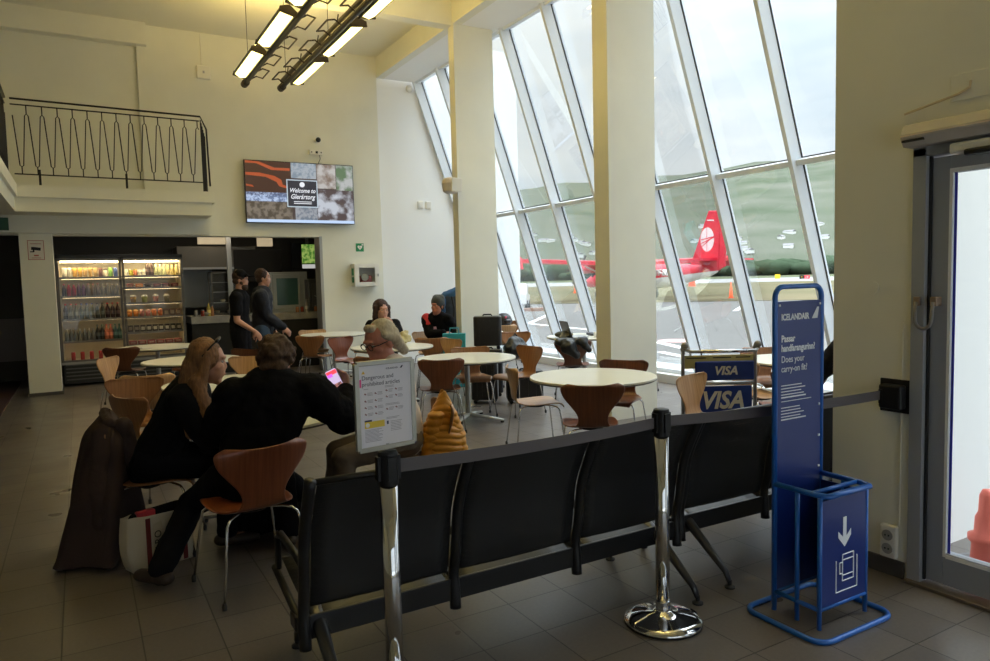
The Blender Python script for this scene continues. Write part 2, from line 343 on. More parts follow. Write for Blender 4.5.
# ---- outside: ground, hills
sbox('ground_apron', (7.9, 90, -40, 160, -.35, -.15), mat('apron_asphalt', (.15, .145, .14), .9, var=.06, scale=.15, spec=.05))
sbox('ground_forecourt', (XD+.3, 7.9, -2.8, 2.17, -.35, -.04), mat('forecourt_paving', (.38, .36, .34), .8, var=.12, scale=3))
sbox('ground_apron_far', (-30, 7.9, 13.1, 160, -.36, -.16), _m['apron_asphalt'])
sbox('ground_paving_near', (7.7, 7.95, 2.4, 13, -.35, -.15), _m['apron_asphalt'])
# ================================================================ OUTSIDE
GRASS = mat('dry_grass', (.105, .10, .06), .9, rgb2=(.16, .135, .085), scale=.05, spec=.0)
HILL = mat('hill_slope', (.068, .084, .056), .95, rgb2=(.13, .13, .108), scale=.006, stretch=(1, 1, 5), spec=.0)
def pol(az, D): return (D*math.sin(az), D*math.cos(az))    # azimuth from +y towards +x
def hz(az, D):                                           # terrain height
    t = min(1, max(0, (D-700)/1950)); n = math.sin(az*23)*.5+math.sin(az*51+1)*.3+math.sin(az*97+D*.004)*.2
    top = 300 + 95*math.sin(min(1.4, max(0, (az-.40)*1.9))) + 10*n
    return -.5 + top*(t**.85) + 14*n*t*(1-t)*2
mb = MB(); rows = []
for i in range(22):
    D = 700 + 2000*i/21; rows.append([(*pol(.2+1.6*j/90, D), hz(.2+1.6*j/90, D) if i else -3) for j in range(91)])
mb.grid(rows); struct('hills', mb, HILL, smooth=True, norm=False)
struct('ground_grass', MB().hexa([(*pol(a, D), -.4) for D in (62, 190) for a in ((.1, 1.5) if D == 62 else (1.5, .1))], [(*pol(a, D), -.12) for D in (62, 190) for a in ((.1, 1.5) if D == 62 else (1.5, .1))]), GRASS)
struct('ground_far_field', MB().hexa([(*pol(a, D), -.6) for D in (60, 1000) for a in ((.0, 1.7) if D == 60 else (1.7, .0))], [(*pol(a, D), -.3) for D in (60, 1000) for a in ((.0, 1.7) if D == 60 else (1.7, .0))]), mat('far_meadow', (.075, .095, .05), .9, rgb2=(.13, .13, .09), scale=.01, spec=.0))
struct('ground_runway', MB().hexa([(*pol(a, D), -.2) for D in (190, 330) for a in ((.1, 1.5) if D == 190 else (1.5, .1))], [(*pol(a, D), -.10) for D in (190, 330) for a in ((.1, 1.5) if D == 190 else (1.5, .1))]), mat('pale_runway', (.27, .265, .26), .8, spec=.0))
# dark trees along the shore
mb = MB(); rnd = random.Random(3)
for k in range(330):
    a = .35 + .95*rnd.random(); D = 520 + 170*rnd.random(); h = 5 + 8*rnd.random(); x, y = pol(a, D)
    mb.ell((x, y, h*.45 + (max(0, D-620))*.06), (h*(.8+rnd.random()), h*(.8+rnd.random()), h*.6), n=7, m=4)
tag(mb.build('trees', mat('dark_trees', (.045, .065, .04), .95, var=.3, scale=.05, spec=0), smooth=True), 'dark belt of trees along the far shore below the green hillside', 'trees', kind='stuff')
# town: small houses on the slope
HW = mat('house_wall', (.78, .78, .75), .8); HR = mat('house_roof', (.20, .19, .2), .8)
hs = []
for k in range(34):
    a = (.55 + .16*rnd.random()) if k < 18 else (.80 + .20*rnd.random()); D = 760 + 200*rnd.random(); L = 6 + 8*rnd.random()
    x, y = pol(a, D); z = hz(a, D) - 2
    o = thing('house', 'tiny white house of the town on the green slope beyond the airfield', 'house', (x, y, z), rnd.random()*3, 'houses of the far town')
    MB().box(-L/2, L/2, -3, 3, 0, 4).build('wall', HW, o)
    MB().prism([(-3.3, 3.9), (3.3, 3.9), (0, 5.6)], 'x', -L/2-.4, L/2+.4).build('roof', HR, o)
# ---- aeroplane
RED = mat('red_aircraft_paint', (.72, .02, .05), .3, coat=.3); AWH = mat('white_aircraft_paint', (.80, .80, .80), .3, coat=.3)
def two_tone():
    m = bpy.data.materials.new('red_and_white_hull'); m.use_nodes = True; t = m.node_tree; b = t.nodes['Principled BSDF']
    tc = t.nodes.new('ShaderNodeTexCoord'); s = t.nodes.new('ShaderNodeSeparateXYZ'); t.links.new(tc.outputs['Object'], s.inputs[0])
    a = t.nodes.new('ShaderNodeMath'); a.operation = 'MULTIPLY_ADD'; a.inputs[1].default_value = .075; t.links.new(s.outputs['X'], a.inputs[0]); t.links.new(s.outputs['Z'], a.inputs[2])
    c = t.nodes.new('ShaderNodeMath'); c.operation = 'GREATER_THAN'; c.inputs[1].default_value = 1.95; t.links.new(a.outputs[0], c.inputs[0])
    mx = t.nodes.new('ShaderNodeMix'); mx.data_type = 'RGBA'; t.links.new(c.outputs[0], mx.inputs[0]); mx.inputs[6].default_value = (.78, .78, .78, 1); mx.inputs[7].default_value = (.72, .02, .05, 1)
    t.links.new(mx.outputs[2], b.inputs['Base Color']); b.inputs['Roughness'].default_value = .3; return m
pl = thing('aeroplane', 'red and white twin-engined aeroplane parked on the apron outside the windows', 'aeroplane', (35.68, 32.68, -.15), R(86))
def loft(stns, n=20):
    mb = MB(); rg = []
    for x, zc, w_, h_ in stns: rg.append([mb.bm.verts.new((x, w_*math.cos(2*math.pi*j/n), zc + h_*math.sin(2*math.pi*j/n))) for j in range(n)])
    for A, B in zip(rg, rg[1:]):
        for j in range(n): mb.bm.faces.new((A[j], A[(j+1) % n], B[(j+1) % n], B[j]))
    mb.bm.faces.new(rg[0][::-1]); mb.bm.faces.new(rg[-1]); return mb
hull = loft([(0, 2.05, .06, .18), (.6, 2.0, .2, .38), (2.5, 1.85, .42, .6), (5, 1.72, .72, .82), (7, 1.65, .84, .92), (11, 1.63, .86, .93), (12.3, 1.62, .84, .92), (13.1, 1.5, .74, .75), (14.2, 1.35, .55, .52), (15.2, 1.25, .28, .27), (15.5, 1.23, .1, .1)]).build('fuselage', two_tone(), pl, smooth=True)
MB().prism([(-.1, 1.95), (-.30, 5.75), (.75, 5.85), (2.5, 2.35)], 'y', -.11, .11).build('tail_fin', RED, pl, bevel=.05)
MB().prism([(-.62, 2.2), (-.75, 5.55), (-.33, 5.7), (-.12, 2.0)], 'y', -.08, .08).build('rudder', RED, pl, bevel=.03)
lg = MB().prism([(.85+.62*math.cos(2*math.pi*i/28), 4.0+.78*math.sin(2*math.pi*i/28)) for i in range(28)], 'y', .112, .122).build('round_emblem', AWH, pl)
mb = MB()
for k in range(3): mb.prism([(1.42, 3.75+.02-.24*k+.2), (1.42, 3.83-.24*k+.2), (-.1+.28*k, 4.22-.06*k), (-.1+.28*k, 4.14-.06*k)], 'y', .12, .128)
mb.prism([(.86, 3.25), (.90, 3.25), (.90, 4.77), (.86, 4.77)], 'y', .12, .127)
mb.build('emblem_stripe', RED, lg)
MB().prism([(.25, 5.15), (.85, 5.2), (.85, 5.28), (.25, 5.23)], 'y', .112, .122).build('fin_mark', AWH, pl)
MB().hexa([(.1, 3.2, 2.62), (1.2, 3.2, 2.62), (1.6, -0, 2.6), (1.2, -3.2, 2.62), (.1, -3.2, 2.62), (0, 0, 2.6)], [(.1, 3.2, 2.72), (1.2, 3.2, 2.72), (1.6, 0, 2.78), (1.2, -3.2, 2.72), (.1, -3.2, 2.72), (0, 0, 2.78)]).build('tailplane', RED, pl)
for s in (1, -1):
    y0, y1 = (0, 9.9*s)
    MB().hexa([(8.2, y0, 2.45), (10.2, y0, 2.45), (10.1, y1, 2.85), (8.4, y1, 2.85)], [(8.2, y0, 2.72), (10.1, y0, 2.88), (10.0, y1, 3.2), (8.4, y1, 3.1)]).build('wing', RED, pl)
    MB().prism([(8.1, 2.4), (10.3, 2.4), (10.3, 3.2), (8.4, 3.25)], 'y', y1-.06, y1+.06).build('wing_fence', RED, pl)
    e = loft([(8.0, 2.4, .12, .15), (9.0, 2.4, .32, .34), (11.2, 2.36, .34, .36), (11.8, 2.33, .2, .2)]); [setattr(v.co, 'y', v.co.y + 2.9*s) for v in e.bm.verts]
    e.build('engine', RED, pl, smooth=True)
    MB().rbox((11.85, 2.9*s, 2.33), (.05, .16, 2.5), rx=.5*s).rbox((11.85, 2.9*s, 2.33), (.05, .16, 2.5), rx=.5*s+math.pi/3).rbox((11.85, 2.9*s, 2.33), (.05, .16, 2.5), rx=.5*s-math.pi/3).cap((11.7, 2.9*s, 2.33), (11.95, 2.9*s, 2.33), .16, .1).build('propeller', mat('dark_metal', (.08, .08, .08), .4, .5), pl)
    MB().tube([(8.6, .7*s, 1.0), (8.6, 1.75*s, .45)], .08).tube([(9.1, .8*s, 1.1), (9.1, 4.2*s, 2.55)], .06).build('strut', AWH, pl)
    MB().prism([(8.6+.42*math.cos(2*math.pi*i/20), .42+.42*math.sin(2*math.pi*i/20)) for i in range(20)], 'y', 1.7*s-.13, 1.7*s+.13).build('wheel', DARK, pl, bevel=.04)
MB().prism([(13.6+.3*math.cos(2*math.pi*i/20), .3+.3*math.sin(2*math.pi*i/20)) for i in range(20)], 'y', -.1, .1).tube([(13.6, 0, .3), (13.5, 0, 1.3)], .07).build('nose_wheel', DARK, pl)
for k in range(6): MB().rbox((10.9-.85*k-.2, .86, 1.85), (.42, .03, .45)).build('cabin_window', mat('dark_window', (.03, .04, .05), .15), hull, bevel=.01)
MB().rbox((13.2, .0, 1.98), (.9, 1.3, .38), ry=.42).build('windscreen', _m['dark_window'], hull, bevel=.1)
text('TF-NLE', .62, AWH, pl, (7.3-1.9, .72, 1.72), (R(90), 0, R(180)), name='registration_letters', ext=.12)
# ---- things on the apron
CONE = mat('orange_plastic', (.95, .13, .03), .5)
def cone(x, y, label, h=.75):
    c = thing('traffic_cone', label, 'traffic cone', (x, y, -.15), 0, 'traffic cones on the apron')
    MB().lathe([(.17, .04), (.14, .1), (.03, h)], n=14).build('cone_body', CONE, c, smooth=True)
    MB().lathe([(.128*.9, .32), (.098*.95, .45)], n=14).build('reflective_band', AWH, c); MB().box(-.2, .2, -.2, .2, 0, .045).build('base', CONE, c)
def gpt(px, py, z=-.15):          # place on the ground
    d = fw*FPX + r2*(px-495) + u2*(330.5-py); t = (z-1.58)/d.z; return Vector((0, 0, 1.58)) + d*t
p = gpt(575, 293.5); cone(p.x, p.y, 'orange traffic cone on the apron below the aeroplane wing', 1.1)
p = gpt(731, 298.5); cone(p.x, p.y, 'orange traffic cone on the apron right of the aeroplane tail', 1.15)
p = gpt(692, 286.5); o = tag(MB().rbox((p.x, p.y, .35), (.95, .12, 1.0), rz=-.5).rbox((p.x, p.y, -.1), (1.1, .5, .1), rz=-.5).build('barrier_board', CONE, bevel=.02), 'orange upright barrier board standing under the aeroplane tail', 'barrier')
p = gpt(804, 279.5); sg = thing('runway_sign', 'low airfield sign with a black panel and a red numbered panel on the grass', 'sign', (p.x, p.y, -.12), -.62)
MB().box(-1.0, .0, -.08, .08, .15, .95).build('black_panel', BLACK, sg); MB().box(0, 1.25, -.08, .08, .15, .95).build('red_panel', RED, sg)
MB().box(-.8, -.7, -.05, .05, 0, .2).box(.9, 1.0, -.05, .05, 0, .2).build('post', GREYM, sg)
text('19', .72, AWH, sg, (.22, -.09, .28), (R(90), 0, 0), ext=.01); text('Y', .62, mat('sign_yellow', (.9, .6, .02), .5), sg, (-.7, -.09, .3), (R(90), 0, 0), ext=.01)
p = pol(.903, 215); p = Vector((p[0], p[1], 0)); tag(MB().box(p.x-1.0, p.x+1.0, p.y-.1, p.y+.1, -.1, 1.1).build('marker_board', _m['sign_yellow']), 'small yellow marker board beside the far runway', 'sign')
# white ground vehicle beyond the first panes
p = gpt(519, 309); v = thing('baggage_tug', 'small white airport tug parked behind the first window panes', 'vehicle', (p.x, p.y, -.15), .9)
MB().prism([(-1.1, .3), (1.1, .3), (1.1, .8), (.2, .85), (.05, 1.45), (-.75, 1.45), (-1.1, .9)], 'y', -.55, .55).build('body', AWH, v, bevel=.04)
MB().prism([(.0, .9), (.12, .9), (.0, 1.38), (-.1, 1.38)], 'y', -.48, .48).build('windscreen', _m['dark_window'], v)
for sx in (-.7, .7):
    for sy in (-.5, .5): MB().prism([(sx+.26*math.cos(2*math.pi*i/16), .26+.26*math.sin(2*math.pi*i/16)) for i in range(16)], 'y', sy-.09, sy+.09).build('wheel', DARK, v)
p = gpt(538, 311); tag(MB().rbox((p.x, p.y, -.08), (1.6, .3, .2), rz=-.5).build('concrete_block', mat('old_brick', (.35, .22, .17), .9, var=.3, scale=6), bevel=.02), 'low reddish brick kerb block lying on the apron', 'kerb')
def stripe(a, b, wd):
    A = gpt(*a); B = gpt(*b); d = (B-A).normalized(); n = Vector((-d.y, d.x, 0))*wd/2
    struct('ground_marking', MB().hexa([(q.x, q.y, -.152) for q in (A-n, B-n, B+n, A+n)], [(q.x, q.y, -.145) for q in (A-n, B-n, B+n, A+n)]), mat('road_paint', (.70, .70, .68), .7))
stripe((528, 324), (552, 313), .22); stripe((527, 323.5), (592, 330), .22); stripe((656, 342), (700, 352), .22); stripe((735, 311), (748, 303), .25); stripe((660, 352), (760, 372), .2)
p = gpt(677, 341); struct('ground_cover_plate', MB().lathe([(.5, -.148), (.5, -.14)], (p.x, p.y, 0), 24), mat('pink_paint', (.62, .40, .38), .7))
# outside the door: post in the forecourt
o = thing('bollard', 'salmon red ribbed bollard standing outside the glass door', 'bollard', (4.08, 1.90, -.04))
MB().lathe([(.085, .0), (.075, .05), (.07, .16), (.088, .18), (.088, .205), (.06, .22), (.056, .30), (.042, .33), (.038, .42), (.025, .45)], n=20).build('post', mat('salmon_plastic', (.85, .18, .13), .45), o, smooth=True)
MB().lathe([(.17, 0), (.16, .05), (.10, .07)], n=16).build('foot', mat('grey_rubber', (.2, .2, .21), .7), o)
# ================================================================ CHAIRS AND TABLES
def cat_rom(P, n):
    out = []; P = [P[0]] + P + [P[-1]]
    for i in range(1, len(P)-2):
        a, b, c, d = [Vector(q) for q in P[i-1:i+3]]
        for k in range(n):
            t = k/n; out.append(.5*((2*b) + (c-a)*t + (2*a-5*b+4*c-d)*t*t + (3*b-a-3*c+d)*t**3))
    out.append(Vector(P[-2])); return out
def shell_mb():
    # y, z, half width
    prof = cat_rom([(.235, .412, .165), (.215, .432, .185), (.15, .444, .208), (.05, .440, .218), (-.06, .434, .212), (-.14, .438, .175), (-.185, .462, .128), (-.207, .51, .112), (-.216, .56, .128), (-.226, .62, .175), (-.238, .68, .222), (-.25, .735, .243), (-.256, .765, .236), (-.26, .785, .19)], 4)
    rows = []; n = len(prof); NU = 17
    for i, p in enumerate(prof):
        y, z, w_ = p; r = []
        for j in range(NU):
            u = -1 + 2*j/(NU-1); x = u*w_; back = max(0, (z-.47)/.3)
            yy = y + back*.055*u*u + (0 if back else -.0)
            zz = z + (.010*u*u if z < .45 else 0)
            if i >= n-9: zz -= .012*(1-u*u)*((i-(n-9))/8) - 0; 
            if i < 5: zz -= .004*(5-i)*u*u
            r.append((x, yy, zz))
        rows.append(r)
    return MB().grid(rows)
def leg_mb(sx, sy):
    pts = [(.03*sx, .05*sy, .418), (.13*sx, .13*sy, .418), (.165*sx, .163*sy, .412), (.185*sx, .182*sy, .39), (.192*sx, .19*sy, .35), (.235*sx, .232*sy, .012)]
    return MB().tube(pts, .0068, 8)
def make_chair(name, m):
    t = thing(name, 'chair', 'chair')
    s = shell_mb().build('moulded_shell', m, t, smooth=True, solid=.011, sub=1)
    for sx in (-1, 1):
        for sy in (-1, 1):
            l = leg_mb(sx, sy).build('leg', CHROME, t, smooth=True)
            MB().lathe([(.011, 0), (.012, .02), (.009, .035)], (.2355*sx, .2325*sy, 0), 10).build('foot', DARK, l)
    MB().lathe([(.09, .405), (.10, .412), (.10, .424), (.08, .43)], n=20).build('seat_bracket', BLACK, t)
    return t
proto = {}
used = set()
GC = 'moulded plywood chairs of the seating area'
def chair(x, y, face, kind, label, group=GC):
    if kind not in proto:
        proto[kind] = make_chair('cafe_chair', {'L': VENEER_LIT, 'D': VENEER_SHADED, 'M': MIDW, 'R': REDW}[kind])
    if kind in used: o = copy_tree(proto[kind])
    else: o = proto[kind]; used.add(kind)
    o.location = (x, y, 0); o.rotation_euler = (0, 0, R(face-90)); o['label'] = label; o['category'] = 'chair'; o['group'] = group
    return o
MIDW = wood('mid_tone_veneer', (.24, .105, .042), (.36, .17, .072))
REDW = wood('red_cherry_veneer', (.17, .042, .014), (.25, .072, .028))
# x, y, facing (0 = +x, 90 = +y), veneer tone
chair(.72, 3.88, 100, 'R', 'reddish brown chair in front, the man in the black coat sits on it')
chair(3.26, 6.80, 68, 'D', 'dark brown chair with its back to the camera before the middle round table')
chair(3.96, 7.37, 250, 'M', 'brown chair at the far side of the middle round table, facing it')
chair(4.42, 7.13, 188, 'M', 'brown chair right of the middle round table, turned to the left, seat shining')
chair(3.60, 5.50, 340, 'L', 'pale chair seen from the side, left of the nearest empty table')
chair(3.40, 4.41, 58, 'D', 'dark brown chair with its back to the camera before the nearest empty table')
chair(4.31, 5.16, 215, 'D', 'dark chair behind the nearest empty table against the white column')
chair(5.56, 7.57, 55, 'D', 'dark chair with a black jacket over its back at the laptop table')
chair(5.61, 9.03, 245, 'M', 'honey brown chair facing the camera with a black backpack on its seat')
chair(7.10, 11.70, 235, 'M', 'brown chair by the farthest windows with a black helmet on its back')
chair(6.55, 11.0, 60, 'L', 'pale chair just left of the chair with the helmet')
chair(4.26, 3.93, 285, 'L', 'light brown chair standing before the luggage trolley')
chair(6.25, 5.02, 245, 'M', 'light brown chair behind the window table, right of the trolley')
chair(5.46, 4.50, 350, 'L', 'pale chair between the luggage trolley and the blue luggage gauge')
chair(5.19, 3.97, 60, 'R', 'red-brown chair at the window table, half hidden by the blue luggage gauge')
chair(6.70, 7.60, 150, 'R', 'red-brown chair at the window side of the laptop table')
chair(4.40, 9.40, 62, 'M', 'brown chair with its back to the camera below the person with the red sleeve')
chair(4.22, 8.80, 192, 'L', 'pale chair seen edge-on right of the table with the yellow bag')
chair(4.82, 10.32, 285, 'L', 'pale chair the person in the beanie sits on')
chair(3.50, 12.27, 265, 'L', 'pale chair at the far side of the table by the kitchen opening')
chair(3.20, 11.2, 50, 'M', 'brown chair in front of the table by the kitchen opening')
chair(1.58, 8.24, 250, 'L', 'light chair directly behind the head of the man in the black coat')
chair(.43, 9.43, 329, 'L', 'pale chair turned sideways nearest the aisle and the drinks fridge')
chair(.53, 11.25, 70, 'D', 'dark chair with its back to the camera before the drinks fridge')
chair(.55, 7.56, 78, 'L', 'light chair with a broad back above the brown coat')
chair(.36, 6.92, 262, 'M', 'brown chair pushed back to back against the broad light one')
chair(.45, 6.07, 30, 'M', 'brown chair showing just above the draped brown coat')
chair(1.35, 10.9, 200, 'D', 'dark chair right of the table nearest the drinks fridge')
chair(1.62, 9.30, 215, 'D', 'dark chair at the right side of the second table from the fridge')
chair(.34, 4.74, 345, 'M', 'brown chair the long-haired woman sits on')
chair(1.84, 4.28, 172, 'M', 'brown chair the grey-haired man sits on')
chair(3.82, 9.80, 262, 'D', 'dark chair the woman in the black top sits on')
chair(5.17, 3.26, 100, 'D', 'dark chair beside the white wall, under the half hidden person in black')
chair(3.42, 10.2, 290, 'R', 'red-brown chair left of the woman in the black top')
chair(4.24, 11.52, 200, 'L', 'light chair right of the table by the kitchen opening')
def make_table():
    t = thing('round_table', 'table', 'table')
    MB().lathe([(.545, .698), (.55, .702), (.55, .718), (.546, .7205)], n=56).build('table_top', LAM, t)
    MB().lathe([(.535, .688), (.5515, .699), (.5515, .7035), (.535, .70)], n=56).build('edge_band', EDGE, t)
    MB().lathe([(.10, .67), (.12, .688)], n=20).tube([(0, 0, .06), (0, 0, .69)], .03, 16).build('column', GREYM, t, smooth=False)
    for k in range(4):
        a = math.pi/2*k + .4; c, s = math.cos(a), math.sin(a)
        l = MB().tube([(c*.0, s*.0, .075), (c*.2, s*.2, .055), (c*.42, s*.42, .028)], [.035, .026, .018], 8, flat=.7).build('leg', mat('pale_metal', (.60, .60, .56), .4, .3), t, smooth=True)
        MB().lathe([(.02, 0), (.02, .02)], (c*.405, s*.405, 0), 10).build('foot', DARK, l)
    return t
tp = make_table(); first = True
def table(x, y, label, rz=0, s=1.0):
    global first
    o = tp if first else copy_tree(tp); first = False
    o.location = (x, y, 0); o.rotation_euler = (0, 0, rz); o['label'] = label; o['category'] = 'table'; o['group'] = 'round white tables on pedestals'; return o
table(3.84, 4.94, 'nearest empty round white table, beside the wide white column')
table(3.72, 7.06, 'empty round white table in the middle, left of the tall black luggage', .3)
table(3.75, 12.0, 'round white table by the wall next to the kitchen opening')
table(1.12, 9.15, 'round white table second from the fridge on the left', .5)
table(.96, 11.6, 'round white table with a leaflet, nearest the drinks fridge', .2)
table(1.12, 6.75, 'empty round white table right behind the long-haired woman', .7)
table(3.60, 8.97, 'round white table with a yellow bag before the woman in black', .1)
table(6.15, 4.55, 'round white table at the window behind the blue luggage gauge', .3)
table(6.42, 8.45, 'round white table at the windows with the laptop', .4)
table(5.58, 10.45, 'round white table left of the first column behind the turquoise bag', .2)
table(.99, 4.86, 'occupied round white table the three seated people share', .6)
# ================================================================ STANCHIONS, BELTS, POSTER
POLISH = mat('polished_steel', (.72, .72, .73), .07, 1.0)
BELT = mat('grey_belt', (.12, .105, .11), .6, bump=.05, bscale=300)
def stanchion(x, y, label, ang):
    t = thing('belt_stanchion', label, 'stanchion', (x, y, 0), ang, 'chrome belt posts')
    MB().lathe([(.172, 0), (.176, .008), (.172, .02), (.14, .03), (.09, .042), (.045, .052), (.04, .06)], n=56).build('base_plate', POLISH, t, smooth=True)
    MB().lathe([(.172, -.0), (.178, .003), (.178, .009), (.172, .012)], n=48).build('base_rim', BLACK, t)
    MB().tube([(0, 0, .05), (0, 0, .885)], .0315, 28).build('post', POLISH, t, smooth=True)
    MB().lathe([(.0335, .05), (.0335, .10), (.032, .102)], n=28).build('collar', CHROME, t)
    h = MB().lathe([(.034, .86), (.036, .865), (.036, .975), (.033, .984), (.02, .987)], n=28).build('belt_head', BLACK, t)
    for a in range(4): MB().rbox((.037*math.cos(a*math.pi/2), .037*math.sin(a*math.pi/2), .925), (.012, .03, .085), rz=a*math.pi/2).build('belt_slot', BLACK, h)
    return t
SLp = (.915, 2.36); SRp = (2.225, 2.37)
stanchion(*SLp, 'chrome belt post carrying the framed poster', -.01)
stanchion(*SRp, 'chrome belt post with round polished base before the black bench', -.02)
def belt(a, b, label, z0, z1, sag=.012):
    mb = MB(); n = 16; d = (Vector(b)-Vector(a)).normalized(); pn = Vector((-d.y, d.x))*.0012; lo = []; rows = [[], [], [], []]
    V = []
    for i in range(n+1):
        t = i/n; p = Vector(a).lerp(Vector(b), t); z = z0 + (z1-z0)*t - sag*4*t*(1-t)
        V.append([mb.bm.verts.new((p.x+s*pn.x, p.y+s*pn.y, z+q)) for s, q in ((-1, -.024), (1, -.024), (1, .024), (-1, .024))])
    for A, B in zip(V, V[1:]):
        for j in range(4): mb.bm.faces.new((A[j], A[(j+1) % 4], B[(j+1) % 4], B[j]))
    mb.bm.faces.new(V[0]); mb.bm.faces.new(V[-1][::-1])
    return tag(mb.build('barrier_belt', BELT), label, 'belt', 'grey barrier belts')
belt((SLp[0]+.038, SLp[1]), (SRp[0]-.038, SRp[1]), 'grey belt stretched between the two chrome posts', .925, .925)
belt((SRp[0]+.042, SRp[1]), (XD-.07, 2.135), 'grey belt from the right chrome post to the black wall holder', .925, .945)
wc = thing('wall_belt_holder', 'black belt holder fixed to the wall left of the door', 'belt holder', (XD, 2.095, .94))
MB().box(-.012, 0, -.08, .08, -.085, .085).build('back_plate', BLACK, wc, bevel=.003)
MB().box(-.072, -.012, -.06, .055, -.062, .062).build('cassette', BLACK, wc, bevel=.012)
MB().box(-.078, -.05, .03, .048, -.035, .035).build('belt_clip', BLACK, wc)
# poster on the left post
ps = thing('poster_stand', 'framed poster on dangerous and prohibited articles on top of the left post', 'sign', (SLp[0], SLp[1], 1.0), R(8))
PW, PH = .222, .302
MB().tube([(0, 0, -.014), (0, 0, .012)], .008, 12).build('stem', CHROME, ps)
mb = MB()
for s in (-1, 1): mb.box(s*PW/2-.0085, s*PW/2+.0085, -.008, .008, 0, PH)
mb.box(-PW/2, PW/2, -.008, .008, -.0085, .0085).box(-PW/2, PW/2, -.008, .008, PH-.0085, PH+.0085)
mb.build('frame', mat('satin_aluminium', (.40, .39, .34), .35, .8), ps, bevel=.002)
MB().box(PW/2-.012, PW/2+.012, .0085, .012, -.008, PH).build('blue_backing', mat('blue_backing', (.02, .05, .30), .5), ps)
sh = MB().box(-PW/2+.008, PW/2-.008, -.004, .004, .008, PH-.008).build('sheet', mat('poster_paper', (.78, .76, .82), .5), ps)
INK = mat('dark_ink', (.05, .05, .10), .6); GRI = mat('grey_ink', (.30, .28, .34), .6)
X0 = -PW/2+.024
def pt(s_, sz, x, z, m=INK, n='lettering', **k): return text(s_, sz, m, sh, (x, -.0045, z), (R(90), 0, 0), name=n, ext=.0002, **k)
pt('Dangerous and', .0205, X0-.006, .245); pt('prohibited articles', .0205, X0-.006, .223)
pt('ICELANDAIR', .0085, X0+.090, .275, off=.0001)
MB().prism([(X0+.146, .275), (X0+.154, .275), (X0+.160, .284), (X0+.154, .284)], 'y', -.0046, -.004).build('airline_mark', INK, sh)
MB().prism([(X0-.006, .266), (X0+.008, .266), (X0+.001, .277)], 'y', -.0046, -.004).build('warning_triangle', mat('poster_yellow', (.80, .52, .04), .5), sh)
MB().box(-PW/2+.009, -PW/2+.016, -.0046, -.004, .220, .248).build('pink_tab', mat('poster_pink', (.80, .08, .30), .5), sh)
mb = MB()
for (cx, cz) in [(a, b) for a in (X0+.006, X0+.046) for b in (.195, .170, .147, .124)] + [(X0+.090, .200), (X0+.128, .202), (X0+.090, .178), (X0+.128, .180), (X0+.090, .134), (X0+.128, .137)]:
    mb.rbox((cx, -.0043, cz), (.008, .0006, .004), ry=.4).rbox((cx-.001, -.0043, cz+.002), (.003, .0006, .004), ry=-.5)
mb.build('pictogram', mat('pictogram_ink', (.25, .10, .12), .6), sh)
mb = MB(); rn = random.Random(5)
def lines(x, z, wd, k, dz=.0042):
    for i in range(k): q = wd*(.75+.25*rn.random()); mb.box(x, x+q, -.0044, -.004, z-i*dz, z-i*dz+.0014)
for a in (X0+.014, X0+.054):
    for b in (.198, .173, .150, .127): lines(a, b, .022, 3)
for a in (X0+.098, X0+.136):
    for b in (.203, .181, .138): lines(a, b, .020, 3)
lines(X0, .212, .022, 1); lines(X0+.084, .216, .045, 2); lines(X0+.084, .152, .07, 2); lines(X0+.086, .103, .058, 2); lines(X0+.102, .088, .05, 7, .0055); lines(X0, .068, .072, 10, .0046)
mb.build('small_print', GRI, sh)
MB().box(X0, X0+.078, -.0046, -.004, .075, .098).build('yellow_box', mat('box_yellow', (.80, .58, .06), .5), sh)
MB().prism([(X0+.011+.008*math.cos(i*math.pi/8), .0862+.008*math.sin(i*math.pi/8)) for i in range(16)], 'y', -.0049, -.0044).build('battery_icon', mat('icon_white', (.85, .85, .8), .5), sh)
MB().box(X0, X0+.028, -.0047, -.004, .098, .104).box(X0+.087, X0+.094, -.0046, -.004, .08, .092).build('dark_mark', INK, sh)
